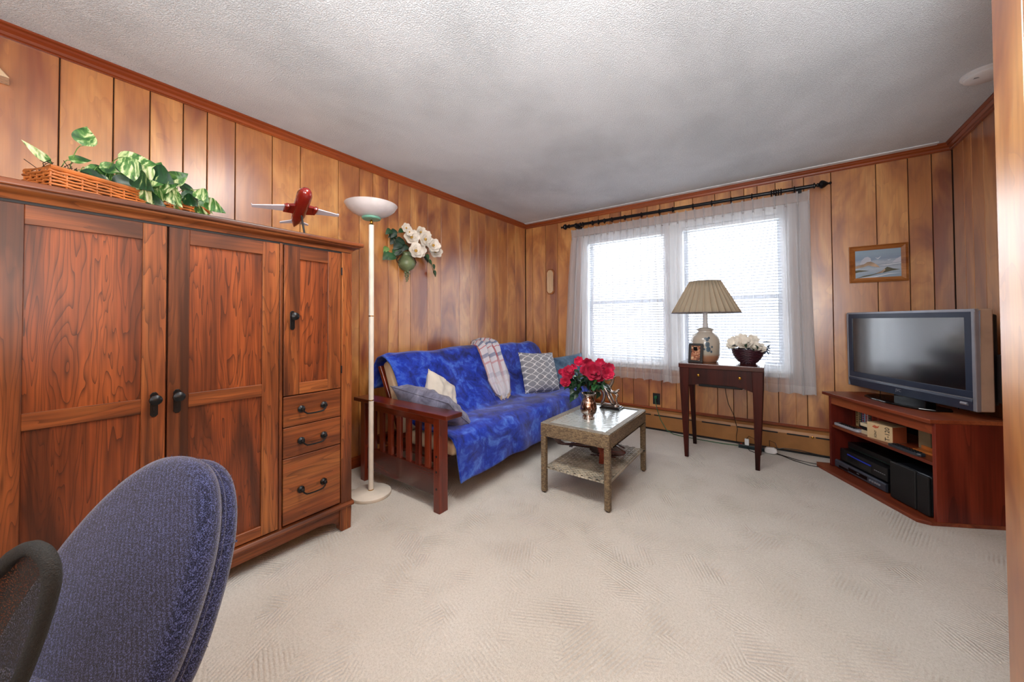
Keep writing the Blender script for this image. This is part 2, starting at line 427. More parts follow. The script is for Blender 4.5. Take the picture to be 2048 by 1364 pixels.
def wicker(name, c1, c2, mort, sx=42, axis='x'):
    t = NT(name); v = t.coords((1,1,1)); sp = t.node('ShaderNodeSeparateXYZ'); t.link(v, sp.inputs[0])
    s = t.math('ADD', sp.outputs[0], sp.outputs[1])
    cb = t.node('ShaderNodeCombineXYZ'); t.link(s, cb.inputs[0]); t.link(sp.outputs[2], cb.inputs[1])
    if axis == 'flat': t.link(sp.outputs[0], cb.inputs[0]); t.link(sp.outputs[1], cb.inputs[1])
    br = t.node('ShaderNodeTexBrick'); br.inputs['Scale'].default_value = sx; br.inputs['Color1'].default_value = srgb(c1); br.inputs['Color2'].default_value = srgb(c2)
    br.inputs['Mortar'].default_value = srgb(mort); br.inputs['Mortar Size'].default_value = .045; br.inputs['Mortar Smooth'].default_value = .9; br.offset = .5; br.squash = 1.4; br.squash_frequency = 3; br.inputs['Brick Width'].default_value = .5; br.inputs['Row Height'].default_value = .2
    t.link(cb.outputs[0], br.inputs['Vector'])
    inv = t.math('SUBTRACT', 1.0, br.outputs['Fac']); t.bump(inv, .9, .003)
    return t.set(br.outputs['Color'], .55)
M['wicker'] = wicker('brown_wicker', 'a18b69', '6a5640', '2a1f15')
M['wicker_top'] = wicker('grey_wicker_top', 'a69f92', '8a8274', '3a342c', axis='flat')
M['strand'] = plain('wicker_strand', '98907f', .5, var=.22)
M['cane'] = plain('cane', 'b86a32', .35, var=.25, coat=.3)
M['darkcane'] = plain('dark_cane', '3a1a24', .4, var=.25)
def rippled():
    t = NT('rippled_glass'); v = t.coords((1,1,1)); vo = t.node('ShaderNodeTexVoronoi', feature='SMOOTH_F1'); vo.inputs['Scale'].default_value = 55; t.link(v, vo.inputs['Vector'])
    t.bump(vo.outputs['Distance'], .55, .006)
    return t.set(srgb('aab6b4'), .14, spec=1.0, coat=.8)
M['tableglass'] = rippled()
def mercury():
    t = NT('mercury_glass'); v = t.coords((1,1,1)); n = t.noise(v, 30, 5, .75, .6)
    c = t.ramp(n, [(.38, srgb('2c1a14')), (.5, srgb('8c6450')), (.58, srgb('d8cfc8'))])
    return t.set(c, .14, .85)
M['mercury'] = mercury()
M['bronze'] = plain('bronze', '9c9088', .2, .85)
M['darkbase'] = plain('statue_base', '1c1614', .25, coat=.3)
M['verdigris'] = plain('green_ceramic', '6e7c58', .35, var=.3)
def variegated():
    t = NT('variegated_leaf'); v = t.coords((14,60,14), 5.0)
    n = t.noise(v, 1.0, 3, .6, .8)
    g = t.ramp(n, [(.35, srgb('1c4a22')), (.5, srgb('4f7f3a')), (.58, srgb('b7c98c')), (.7, srgb('e2e6c4'))])
    g2 = t.ramp(n, [(.4, srgb('0f3018')), (.6, srgb('1d4a26')), (.68, srgb('a9b878'))])
    sel = t.math('GREATER_THAN', t.rand, .35)
    c = t.mix(sel, g2, g)
    return t.set(c, .38)
M['varieg'] = variegated()
M['shadecloth'] = None
def shadecloth():
    t = NT('pleated_shade'); d = t.node('ShaderNodeBsdfDiffuse'); d.inputs[0].default_value = srgb('b3a691'); tl = t.node('ShaderNodeBsdfTranslucent'); tl.inputs[0].default_value = srgb('b8a78c')
    m = t.node('ShaderNodeMixShader'); m.inputs[0].default_value = .22; t.link(d.outputs[0], m.inputs[1]); t.link(tl.outputs[0], m.inputs[2]); t.link(m.outputs[0], t.out.inputs[0]); t.n.remove(t.b); return t.m
M['shadecloth'] = shadecloth()
M['shadeedge'] = plain('shade_edge', '555870', .7)
def ceramic():
    t = NT('lamp_ceramic'); v = t.coords((1,1,1)); sp = t.node('ShaderNodeSeparateXYZ'); t.link(v, sp.inputs[0])
    c = t.ramp(sp.outputs[2], [(.0, srgb('a8785c')), (.045, srgb('a8785c')), (.07, srgb('b0a898')), (.3, srgb('b4ada4'))])
    return t.set(c, .15, coat=.6)
M['ceramic'] = ceramic()
M['ceramicleaf'] = plain('painted_leaf', '3c5260', .3, var=.2)
def screen():
    t = NT('tv_screen'); return t.set(srgb('04070f'), .13, spec=1.0, coat=1.0, coat_ior=2.2)
M['screen'] = screen()
M['meshcloth'] = None
def meshcloth():
    t = NT('chair_mesh'); v = t.coords((1,1,1)); vo = t.node('ShaderNodeTexVoronoi', feature='F1'); vo.inputs['Scale'].default_value = 420; t.link(v, vo.inputs['Vector'])
    op = t.ramp(vo.outputs['Distance'], [(.25, (.35,.35,.35,1)), (.5, (1,1,1,1))])
    t.link(op, t.b.inputs['Alpha']); return t.set(srgb('141212'), .7)
M['meshcloth'] = meshcloth()
def painting():
    t = NT('dune_painting'); v = t.coords((1,1,1)); sp = t.node('ShaderNodeSeparateXYZ'); t.link(v, sp.inputs[0])
    n = t.noise(t.coords((1,1,2.2)), 22, 5, .7, .3)
    z = t.math('ADD', sp.outputs[2], t.math('MULTIPLY', t.math('SUBTRACT', n, .5), .05))
    zz = t.math('ADD', t.math('MULTIPLY', z, 5.5), .5)
    c = t.ramp(zz, [(.05, srgb('8fa2b4')), (.28, srgb('a9b4c0')), (.42, srgb('8b97a6')), (.55, srgb('a9b2bf')), (.7, srgb('7f92a8')), (.95, srgb('8aa0b2'))])
    # cloud
    return t.set(c, .5, coat=.2)
M['painting'] = painting()
M['dune'] = plain('dune_paint', 'a89078', .6, var=.3)
M['duneg'] = plain('dune_grass_paint', '4d4c38', .6, var=.4)
M['cloud'] = plain('cloud_paint', 'b9bcc8', .6, var=.05)
M['surf'] = plain('surf_paint', 'ced4da', .6, var=.05)

# ================================================================== THE SETTING
RW, RD, RF, RH = 3.702, 3.96, -1.6, 2.4
def struct(name, mb, mat, **k):
    o = obj(name, mb, mat, **k); o['kind'] = 'structure'; return o
struct('floor', MB().box(-.15, RW+.3, RF-.15, RD+.15, -.08, 0), M['carpet'])
struct('ceiling', MB().box(-.15, RW+.3, RF-.15, RD+.15, RH, RH+.08), M['ceiling'])

def plank_mb(a0, a1, z0, z1, holes=()):
    """one board in (a, z) minus rectangular holes; returns list of rects"""
    rects = [(a0, a1, z0, z1)]
    for hx0, hx1, hz0, hz1 in holes:
        out = []
        for x0, x1, y0, y1 in rects:
            if x1 <= hx0 or x0 >= hx1 or y1 <= hz0 or y0 >= hz1: out.append((x0, x1, y0, y1)); continue
            if x0 < hx0: out.append((x0, hx0, y0, y1)); 
            if x1 > hx1: out.append((hx1, x1, y0, y1))
            a, b = max(x0, hx0), min(x1, hx1)
            if y0 < hz0: out.append((a, b, y0, hz0))
            if y1 > hz1: out.append((a, b, hz1, y1))
        rects = out
    return rects
GAP = .0022
def planks(wall, cuts, put, holes=(), z0=.004, z1=2.396):
    for a, b in zip(cuts[:-1], cuts[1:]):
        m = MB()
        for r in plank_mb(a+GAP, b-GAP, z0, z1, holes): put(m, *r)
        obj('plank', m, M['plank'], wall, bevel=.0018, bseg=1)

WIN = (.80, 2.79, .63, 2.135)     # opening taken by both windows with their casing
# left wall
wl = struct('wall_left', MB().box(-.14, -.012, RF-.1, RD+.14, 0, RH), M['groove'])
gl = [-1.6, -1.42, -1.22, -1.09, -.93, -.8, -.62, -.47, -.37, -.21, -.08, .11, .278, .408, .54, .645, .78, .981, 1.154, 1.424, 1.595, 1.714, 1.859, 1.962, 2.091, 2.289, 2.46, 2.723, 2.883, 3.01, 3.135, 3.237, 3.365, 3.558, 3.723, 3.948]
planks(wl, gl, lambda m, a, b, z0, z1: m.box(-.012, 0, a, b, z0, z1))
# back wall with the window opening
bk = MB()
for r in plank_mb(-.12, RW+.2, 0, RH, [(.86, 2.73, .69, 2.075)]): bk.box(r[0], r[1], RD+.012, RD+.14, r[2], r[3])
wb = struct('wall_back', bk, M['groove'])
gb = [0, .108, .304, .477, .729, .89, 1.017, 1.152, 1.279, 1.398, 1.563, 1.69, 1.833, 2.004, 2.199, 2.33, 2.436, 2.537, 2.67, 2.867, 3.042, 3.308, 3.481, 3.602, RW]
planks(wb, gb, lambda m, a, b, z0, z1: m.box(a, b, RD, RD+.012, z0, z1), [WIN])
# right wall
wr = struct('wall_right', MB().box(RW+.012, RW+.14, RF-.1, RD+.14, 0, RH), M['groove'])
planks(wr, [1.57, 1.78, 1.95, 2.13, 2.25, 2.46, 2.6, 2.83, 3.02, 3.16, 3.33, 3.491, 3.653, 3.776, 3.95], lambda m, a, b, z0, z1: m.box(RW, RW+.012, a, b, z0, z1))
# closet block whose corner stands beside the camera
wc = struct('wall_closet', MB().box(3.152, RW+.01, RF, 1.556, 0, RH), M['groove'])
planks(wc, [-1.6, -1.45, -1.3, -1.1, -.9, -.77, -.6, -.45, -.28, -.1, .07, .21, .4, .52, .7, .86, 1.05, 1.22, 1.421, 1.57], lambda m, a, b, z0, z1: m.box(3.140, 3.152, a, b, z0, z1))
planks(wc, [3.1525, 3.33, 3.52, RW], lambda m, a, b, z0, z1: m.box(a, b, 1.556, 1.568, z0, z1))
# rear wall, behind the camera, with a wide glazed opening that lights the room
rm = MB()
for r in plank_mb(-.12, 3.16, 0, RH, [(1.65, 2.95, 1.05, 2.15)]): rm.box(r[0], r[1], RF-.12, RF, r[2], r[3])
struct('wall_rear', rm, M['pale'])
rw = MB()
for x in (1.65, 2.27, 2.89): rw.box(x, x+.06, RF-.1, RF-.05, 1.05, 2.15)
rw.box(1.65, 2.95, RF-.1, RF-.05, 1.05, 1.11).box(1.65, 2.95, RF-.1, RF-.05, 2.09, 2.15)
w3 = struct('window_3', rw, M['paint'])
obj('pane', MB().box(1.70, 2.90, RF-.078, RF-.074, 1.1, 2.1), M['glass'], w3)

# crown mouldings
pf = [(0, 0), (.012, -.004), (.014, -.016), (.022, -.022), (.024, -.034), (.034, -.042), (.036, -.052), (0, -.052)]
def crown(name, ax, a, b, wall, sgn, mat, z=RH):
    prof = [(wall+sgn*(.036-p if False else q_), z+h) for q_, h in [(.040, 0), (.040, -.008), (.030, -.014), (.030, -.024), (.018, -.034), (.016, -.046), (.010, -.050), (.010, -.054), (0, -.054), (0, 0)] for p in (0,)]
    m = MB()
    if ax == 'y': m.prism(prof, 1, a, b)
    else: m.prism(prof, 0, a, b)
    struct(name, m, mat)
crown('trim_1', 'y', RF, RD, 0, 1, M['trim_y'])
crown('trim_2', 'x', 0, RW, RD, -1, M['trim'])
crown('trim_3', 'y', 1.57, RD, RW, -1, M['trim_y'])
struct('trim_4', MB().box(.04, 3.62, RD-.085, RD-.04, RH-.007, RH), M['paint'])
struct('baseboard_left', MB().prism([(0, 0), (.014, 0), (.014, .07), (.006, .085), (0, .085)], 1, RF, RD-.1), M['trim_y'])
struct('trim_5', MB().prism([(RD, .205), (RD-.022, .205), (RD-.022, .215), (RD-.01, .226), (RD, .226)], 0, 0.02, 3.30), M['trim'])
# corner bead of the closet block
# windows -------------------------------------------------------------
def window(name, x0, x1):
    z0, z1, zr = .70, 2.07, 1.345
    m = MB()                                    # jamb lining and casing
    m.box(x0-.015, x0, RD-.004, RD+.13, z0-.015, z1+.015).box(x1, x1+.015, RD-.004, RD+.13, z0-.015, z1+.015)
    m.box(x0, x1, RD-.004, RD+.13, z1, z1+.015).box(x0, x1, RD-.004, RD+.13, z0-.015, z0)
    w = struct(name, m, M['paint'])
    f = MB()
    for a, b in ((z0, zr+.015), (zr-.015, z1)):
        y = RD+.075 if a == z0 else RD+.1
        f.box(x0, x0+.035, y, y+.024, a, b).box(x1-.035, x1, y, y+.024, a, b).box(x0+.035, x1-.035, y, y+.024, a, a+.035).box(x0+.035, x1-.035, y, y+.024, b-.035, b)
    obj('sash', f, M['paint'], w, bevel=.002)
    for a, b, y in ((z0+.035, zr-.02, RD+.085), (zr+.02, z1-.035, RD+.11)):
        obj('pane', MB().box(x0+.03, x1-.03, y, y+.004, a, b), M['glass'], w)
    return w
window('window_1', .875, 1.735); window('window_2', 1.905, 2.715)
cas = MB()
cas.box(.80, .86, RD-.014, RD+.012, .63, 2.135).box(2.73, 2.79, RD-.014, RD+.012, .63, 2.135).box(.86, 2.73, RD-.014, RD+.012, 2.085, 2.135)
cas.box(1.75, 1.89, RD-.014, RD+.012, .685, 2.085)
struct('trim_6', cas, M['paint'], bevel=.003)
struct('trim_7', MB().box(.79, 2.80, RD-.045, RD+.05, .66, .685).box(.82, 2.77, RD-.012, RD+.012, .62, .66), M['paint'], bevel=.004)

# baseboard heater on the back wall
ht = thing('baseboard_heater', 'long brown enamelled baseboard heater with black slots under the windows', 'heater', (1.6, RD-.04, 0))
hm = MB(); hm.prism([(RD, .02), (RD-.07, .02), (RD-.074, .16), (RD-.066, .185), (RD-.045, .198), (RD, .203)], 0, .03, 3.28)
obj('cover', hm, M['heater'], ht, bevel=.003)
obj('toe_strip', MB().box(.03, 3.28, RD-.062, RD-.01, 0.0, .02), M['blackm'], ht)
for a, b in ((.2, .55), (.62, 1.0), (1.08, 1.42), (1.50, 1.60), (1.63, 1.99), (2.07, 2.31), (2.36, 2.66), (2.72, 2.87), (2.91, 3.03)):
    s = MB(); r = .005
    pts = [(a+r*(1-math.cos(t)), .157+r*math.sin(t)) for t in [PI/2*k/3 for k in range(-3, 4)]]
    pts = [(a+r-r*math.cos(t), .156+r*math.sin(t)*1.2) for t in [-PI/2+PI*k/6 for k in range(7)]]+[(b-r+r*math.cos(t), .156+r*math.sin(t)*1.2) for t in [PI/2-PI*k/6 for k in range(7)]]
    s.prism([(p, q) for p, q in pts], 1, RD-.0755, RD-.072)
    obj('slot', s, M['blackm'], ht)
obj('valve_knob', MB().lathe([(.008, 0), (.008, -.01), (.004, -.012)], 12, (2.89, RD-.074, .156), 1), M['brass'], ht)

# blinds --------------------------------------------------------------
def blind(x0, x1, label):
    t = thing('window_blind', label, 'blind', ((x0+x1)/2, RD+.03, .70), group='slatted blinds in the two windows')
    obj('head_rail', MB().box(x0, x1, RD+.012, RD+.05, 2.035, 2.066), M['paint'], t, bevel=.002)
    obj('bottom_rail', MB().box(x0, x1, RD+.018, RD+.044, .712, .728), M['paint'], t, bevel=.003)
    n = 49; z = .745; p = (2.02-.745)/(n-1)
    ca, sa = math.cos(.50), math.sin(.50)
    s = MB()
    prof = [(-.0125, 0, 0), (0, 0.0016, 0), (.0125, 0, 0)]
    vs = []
    for xx in (x0+.003, x1-.003):
        for yy, zz, _ in prof: vs.append((xx, RD+.031+yy*ca-zz*sa, z+yy*sa+zz*ca))
    s.add(vs, [(0, 1, 4, 3), (1, 2, 5, 4)])
    first = obj('slat', s, M['slat'], t)
    for k in range(1, n):
        c = first.copy(); C.objects.link(c); c.parent = t; c.location.z = k*p
    l = MB()
    for xx in (x0+.12, (x0+x1)/2, x1-.12):
        l.tube([(xx, RD+.016, .72), (xx, RD+.016, 2.04)], .0009, 4).tube([(xx, RD+.047, .72), (xx, RD+.047, 2.04)], .0009, 4)
    obj('ladder_cord', l, M['paint'], t)
    obj('tilt_wand', MB().tube([(x0+.06, RD+.008, 2.03), (x0+.065, RD+.006, 1.35)], .003, 6), M['paint'], t)
blind(.880, 1.730, 'white slatted blind in the window nearer the corner and the sofa')
blind(1.910, 2.710, 'white slatted blind in the window behind the pleated table lamp')

# curtains ------------------------------------------------------------
def curtain(x0t, x1t, x0b, x1b, label, amp, npl, yo, seed, zh=.515, dense=None):
    t = thing('sheer_curtain', label, 'curtain', ((x0t+x1t)/2, RD-.08, zh), group='sheer curtain pair at the windows')
    rnd = random.Random(seed); ph = [rnd.uniform(0, 6.28) for _ in range(8)]
    zt = 2.205; zh1 = 2.125
    def pos(u, z):
        k = max(0, min(1, (zt-z)/(zt-zh)))
        x = (x0t+(x1t-x0t)*u)*(1-k)+(x0b+(x1b-x0b)*u)*k
        hd = max(0, min(1, (zh1-z)/.5))
        w = u*npl*2*PI
        # pinch pleats at the header, loose folds below
        pin = max(0, math.cos(w))**14*.030
        fold = amp*hd*(math.sin(w+ph[0]+.6*math.sin(u*5+ph[1]))+.45*math.sin(w*.53+ph[2]+1.2*k)+.25*math.sin(w*1.9+ph[3]))
        d = 1-.65*math.exp(-((zh1-z)/.05)**2)
        y = yo-pin*d-fold
        x += amp*.65*hd*math.sin(w*1.0+ph[4])*.8
        zz = z+(.006*math.sin(w*.7+ph[5]) if z < zh+.002 else 0)
        return (x, y, zz)
    nu = npl*12
    obj('cloth', MB().grid(lambda a, b: pos(a, zh+.07+(zh1-zh-.07)*b), nu, 26), M['sheer'], t, smooth='all')
    obj('header', MB().grid(lambda a, b: (lambda p: (p[0], p[1]-.001, p[2]))(pos(a, zh1+(zt-zh1)*b)), nu, 3), M['sheer_head'], t, smooth='all')
    obj('hem', MB().grid(lambda a, b: pos(a, zh+.07*b), nu, 3), M['sheer_hem'], t, smooth='all')
    for q in range(npl+1):
        u = min(.998, max(.002, q/npl)); p0 = pos(u, zt); p1 = pos(u, zh1)
        obj('pleat', MB().tube([(p0[0], p0[1]-.004, zt), (p1[0], p1[1]-.006, (zt+zh1)/2), (p1[0], p1[1]-.003, zh1-.004), (p1[0], p1[1]+.006, zh1-.03)], [.0065, .0055, .0035, .008], 6), M['sheer_head'], t, smooth='all')
    if dense:
        for (a0, a1, lab) in dense:
            obj('side_fold', MB().grid(lambda a, b: (lambda p: (p[0]+.004, p[1]+.012, p[2]))(pos(a0+(a1-a0)*a, zh+(zh1-zh)*b)), int(nu*(a1-a0))+6, 20), M['sheer_hem'], t, smooth='all')
    return t
curtain(.722, 1.735, .63, 1.80, 'white sheer curtain panel on the side nearer the sofa', .016, 14, RD-.075, 3, dense=[(0, .12, ''), (.0, .08, '')])
curtain(1.725, 2.895, 1.74, 2.925, 'white sheer curtain panel behind the table lamp and the sewing table', .016, 15, RD-.083, 5, .505, dense=[(0, .06, ''), (.82, 1, ''), (.86, 1, ''), (.9, 1, '')])

# curtain rod
cr = thing('curtain_rod', 'long black curtain rod with pointed finials and rings above both windows', 'curtain rod', (1.8, RD-.08, 2.25))
def rz(x): return 2.262-(x-.609)*.010
def ry(x): return RD-.08
obj('rod', MB().tube([(.66, ry(0), rz(.66)), (1.8, ry(0), rz(1.8)), (2.93, ry(0), rz(2.93))], .0155, 14), M['rod'], cr, smooth=True)
fin = [(.0125, 0), (.018, .002), (.018, .008), (.009, .012), (.008, .02), (.013, .022), (.013, .027), (.010, .03), (.024, .042), (.026, .05), (.021, .064), (.011, .078), (.006, .086), (.005, .090), (.009, .094), (.010, .099), (.006, .104), (0, .106)]
obj('finial', MB().lathe([(r*1.3, h*1.1) for r, h in fin], 18, (2.925, ry(0), rz(2.93)), 0), M['rod'], cr, smooth=True)
obj('finial', MB().lathe([(r*1.3, -h*1.1) for r, h in fin], 18, (.685, ry(0), rz(.66)), 0), M['rod'], cr, smooth=True)
for x in (.80, 2.83):
    b = MB().tube([(x, ry(0), rz(x)-.03), (x, RD-.03, rz(x)-.035), (x, RD-.002, rz(x)-.03)], .009, 8)
    b.lathe([(.024, 0), (.024, -.008), (.0, -.009)], 16, (x, RD, rz(x)-.035), 1)
    b.prism([(ry(0)-.02, rz(x)-.02), (ry(0)+.02, rz(x)-.02), (ry(0)+.02, rz(x)-.045), (ry(0)-.02, rz(x)-.045)], 0, x-.018, x+.018)
    obj('bracket', b, M['rod'], cr, smooth=True)
ringx = [.765, .778, .828, .859, .977, 1.049, 1.12, 1.206, 1.351, 1.527, 1.708, 1.837, 2.021, 2.182, 2.34, 2.5, 2.643, 2.66, 2.676, 2.692, 2.71, 2.80]
ring0 = None
for x in ringx:
    if ring0 is None:
        m = MB().tube([(x, ry(0)+.024*math.cos(a), rz(x)+.024*math.sin(a)-.005) for a in [2*PI*k/16 for k in range(16)]], .0052, 6, closed=True)
        m.tube([(x, ry(0), rz(x)-.026), (x, ry(0), rz(x)-.036)], .002, 5)
        ring0 = obj('ring', m, M['rod'], cr, smooth=True); x00 = x
    else:
        c = ring0.copy(); C.objects.link(c); c.parent = cr; c.location = (x-x00, 0, rz(x)-rz(x00))

# ================================================================== ARMOIRE
AX = .75
ar = thing('armoire', 'wide cherry wood armoire with three panelled doors and three drawers', 'armoire', (.42, .42, 0))
Y0, Y1 = -.075, 1.10
body = MB().box(.10, AX-.028, Y0+.01, Y1-.01, .11, 1.50)
obj('carcass', body, M['cherry_v'], ar)
obj('side_panel', MB().box(.10, AX-.022, Y1-.012, Y1-.002, .11, 1.5), M['cherry_v'], ar)
obj('corner_post', MB().box(AX-.05, AX-.001, 1.041, Y1, .145, 1.505), M['cherry_v'], ar, bevel=.002)
obj('divider', MB().box(AX-.04, AX-.004, .739, .752, .145, 1.503), M['cherry_v'], ar, bevel=.0015)
obj('top_rail', MB().box(AX-.03, AX-.006, Y0, Y1-.01, 1.499, 1.512), M['blackm'], ar)
# cornice: frieze, cove and top board, wrapped round the near end
def cornice(z0, prof, name, mat):
    m = MB()
    n = len(prof)
    vs = []
    for p, z in prof: vs.append((AX+p, Y0-.3, z))
    for p, z in prof: vs.append((AX+p, Y1+p, z))
    for p, z in prof: vs.append((.08, Y1+p, z))
    fs = []
    for s_ in (0, 1):
        for i in range(n): fs.append((s_*n+i, s_*n+(i+1) % n, (s_+1)*n+(i+1) % n, (s_+1)*n+i))
    fs += [tuple(range(n)), tuple(range(2*n, 3*n))[::-1]]
    m.add(vs, fs); return obj(name, m, mat, ar, smooth=True)
cornice(0, [(-.03, 1.508), (-.002, 1.508), (.003, 1.518), (.012, 1.526), (.026, 1.532), (.030, 1.536), (.030, 1.541), (-.03, 1.541)], 'cornice', M['cherry_h'])
obj('top', MB().box(.075, AX+.045, Y0-.3, Y1+.047, 1.541, 1.563), M['cherry_h'], ar, bevel=.007, bseg=3)
# base moulding, skirt, feet
obj('base_moulding', MB().prism([(AX-.02, .125), (AX+.012, .125), (AX+.014, .134), (AX+.006, .146), (AX-.02, .15)], 1, Y0, Y1+.008), M['cherry_h'], ar, bevel=.002)
sk = [(Y0, .125), (Y0, .06), (.2, .062), (.5, .068), (.93, .075), (1.0, .062), (1.035, .03), (1.037, .125)]
obj('skirt', MB().prism(sk[::-1], 0, AX-.025, AX-.008), M['cherry_h'], ar)
obj('foot', MB().prism([(1.035, .125), (1.035, .012), (1.045, 0), (Y1-.004, 0), (Y1, .125)], 0, AX-.04, AX), M['cherry_v'], ar, bevel=.002)
obj('foot', MB().box(.1, .16, 1.03, Y1-.002, 0, .12), M['cherry_v'], ar)
obj('foot', MB().prism([(Y0, .125), (Y0, 0), (Y0+.05, 0), (Y0+.065, .125)], 0, AX-.04, AX), M['cherry_v'], ar, bevel=.002)

def knob(parent, y, z):
    pl = MB(); w, h = .011, .046
    pts = [(-w, -h+.008), (-w+.006, -h), (w-.006, -h), (w, -h+.008), (w, h-.008), (w-.006, h), (-w+.006, h), (-w, h-.008)]
    pl.prism([(y+a, z+b-.006) for a, b in pts], 0, AX, AX+.003)
    obj('knob', MB().lathe([(.006, .003), (.006, .016), (.014, .02), (.019, .028), (.018, .036), (.010, .042), (0, .044)], 18, (AX, y, z+.014), 0), M['iron'], parent, smooth=True)
    obj('backplate', pl, M['iron'], parent, bevel=.001)
    obj('keyhole', MB().lathe([(.0035, .0028), (.0035, .0034)], 10, (AX, y, z-.018), 0).box(AX+.0028, AX+.0034, y-.0015, y+.0015, z-.028, z-.018), M['blackm'], parent)
def door(y0, y1, z0, z1, sl, sr, rt_, rb, mid=None, knob_y=None, knob_z=.82, hinge=False):
    d = obj('door', MB().box(AX-.024, AX-.019, y0+.002, y1-.002, z0, z1), M['cherry_v'], ar)
    obj('stile', MB().box(AX-.019, AX-.001, y0+.0015, y0+sl, z0, z1), M['cherry_v'], d, bevel=.0015, bseg=1)
    obj('stile', MB().box(AX-.019, AX-.001, y1-sr, y1-.0015, z0, z1), M['cherry_v'], d, bevel=.0015, bseg=1)
    for a, b in [(z1-rt_, z1), (z0, z0+rb)]+([(mid-.027, mid+.027)] if mid else []):
        obj('rail', MB().box(AX-.019, AX-.0015, y0+sl, y1-sr, a, b), M['cherry_h'], d, bevel=.0012, bseg=1)
    for a, b in (((z0+rb, (mid-.027) if mid else z1-rt_),)+(((mid+.027, z1-rt_),) if mid else ())):
        obj('panel', MB().box(AX-.019, AX-.011, y0+sl+.0005, y1-sr-.0005, a, b), M['cherry_p'], d)
    if knob_y: knob(d, knob_y, knob_z)
    if hinge:
        for z in (1.40, .87): obj('hinge', MB().tube([(AX+.002, y1+.001, z-.02), (AX+.002, y1+.001, z+.02)], .004, 8), M['iron'], d)
    return d
door(-.055, .3445, .155, 1.498, .07, .067, .062, .045, .815, .312, .823)
door(.3475, .737, .155, 1.498, .0635, .07, .06, .045, .815, .377, .825)
door(.755, 1.038, .772, 1.498, .072, .071, .062, .055, None, .793, 1.14, True)
def handle(par, yc, z):
    m = MB()
    a, b = yc-.055, yc+.055
    for y in (a, b): m.lathe([(.017, 0), (.017, .003), (.012, .006), (.008, .010), (.007, .02), (.009, .023), (.006, .028), (0, .03)], 14, (AX, y, z+.006), 0)
    m.tube([(AX+.022, a, z+.006), (AX+.026, a+.004, z-.006), (AX+.027, a+.016, z-.016), (AX+.027, a+.03, z-.018), (AX+.027, yc, z-.019), (AX+.027, b-.03, z-.018), (AX+.027, b-.016, z-.016), (AX+.026, b-.004, z-.006), (AX+.022, b, z+.006)], .0038, 8)
    obj('handle', m, M['iron'], par, smooth=True)
for z0, z1, hz in ((.620, .767, .692), (.4725, .618, .537), (.156, .4705, .298)):
    d = obj('drawer', MB().box(AX-.022, AX-.002, .757, 1.036, z0+.001, z1-.001), M['cherry_h'], ar, bevel=.0015, bseg=1)
    handle(d, .891, hz)

# ------------------------------------------------------------------ trailing plants in a long wicker basket
def leaf(L, Wd, curl=.25, cup=.2, tip=1.6, nu=10, nv=4):
    """pointed oval leaf along +x, blade in xy"""
    def fn(a, b):
        w = Wd*math.sin(PI*min(1, a**.62))**.9*(1-.15*a) if a < 1 else 0
        s = (b-.5)*2
        x = L*a; y = s*w*.5
        z = -curl*L*a*a+cup*abs(s)*w*.5+.015*L*math.sin(a*9+s*3)
        return (x, y, z)
    return MB().grid(fn, nu, nv)
def orient(mb, pos, yaw, pitch, roll=0, start=0):
    R = Matrix.Translation(Vector(pos)) @ Matrix.Rotation(yaw, 4, 'Z') @ Matrix.Rotation(-pitch, 4, 'Y') @ Matrix.Rotation(roll, 4, 'X')
    return mb.xf(R, start)

pb = thing('plant_basket', 'long low wicker basket of variegated trailing leaves on top of the armoire', 'planter', (.55, .07, 1.563), math.radians(111))
BL, BW, BH = .53, .15, .125
obj('lining', MB().box(.008, BL-.008, .008, BW-.008, 0.004, BH-.02), M['soil'], pb, local=True)
wv = []
per = []
for k in range(26): per.append((BL*k/26, 0))
for k in range(8): per.append((BL, BW*k/8))
for k in range(26): per.append((BL*(1-k/26), BW))
for k in range(8): per.append((0, BW*(1-k/8)))
bm_ = MB()
for lay in range(10):
    z = .008+lay*.0115
    pts = []
    for i, (x, y) in enumerate(per):
        s = (1 if (i//1+lay) % 2 else -1)*.0028
        ox = -s if x <= 0 else (s if x >= BL else 0); oy = -s if (y <= 0) else (s if y >= BW else 0)
        pts.append((x+ox, y+oy, z+.0012*math.sin(i*1.7+lay)))
    bm_.tube(pts, .0048, 6, closed=True)
obj('weave', bm_, M['cane'], pb, local=True, smooth='all')
st = MB()
for i, (x, y) in enumerate(per):
    if i % 2 == 0: st.tube([(x, y, 0), (x, y, BH)], .003, 5)
obj('stake', st, M['cane'], pb, local=True, kind='stuff')
obj('rim', MB().tube([(0, 0, BH), (BL, 0, BH), (BL, BW, BH), (0, BW, BH)], .009, 8, closed=True), M['cane'], pb, local=True, smooth=True)
ms = MB()
rr = random.Random(4)
for k in range(60):
    x, y = rr.choice([rr.uniform(0, .1), rr.uniform(.06, .14)]), rr.uniform(.03, .12)
    pts = [(x, y, BH-.02)]
    for j in range(4): pts.append((pts[-1][0]+rr.uniform(-.018, .018), pts[-1][1]+rr.uniform(-.018, .018), pts[-1][2]+rr.uniform(.004, .022)))
    ms.tube(pts, .0012, 4)
obj('dried_moss', ms, M['moss'], pb, local=True, kind='stuff')
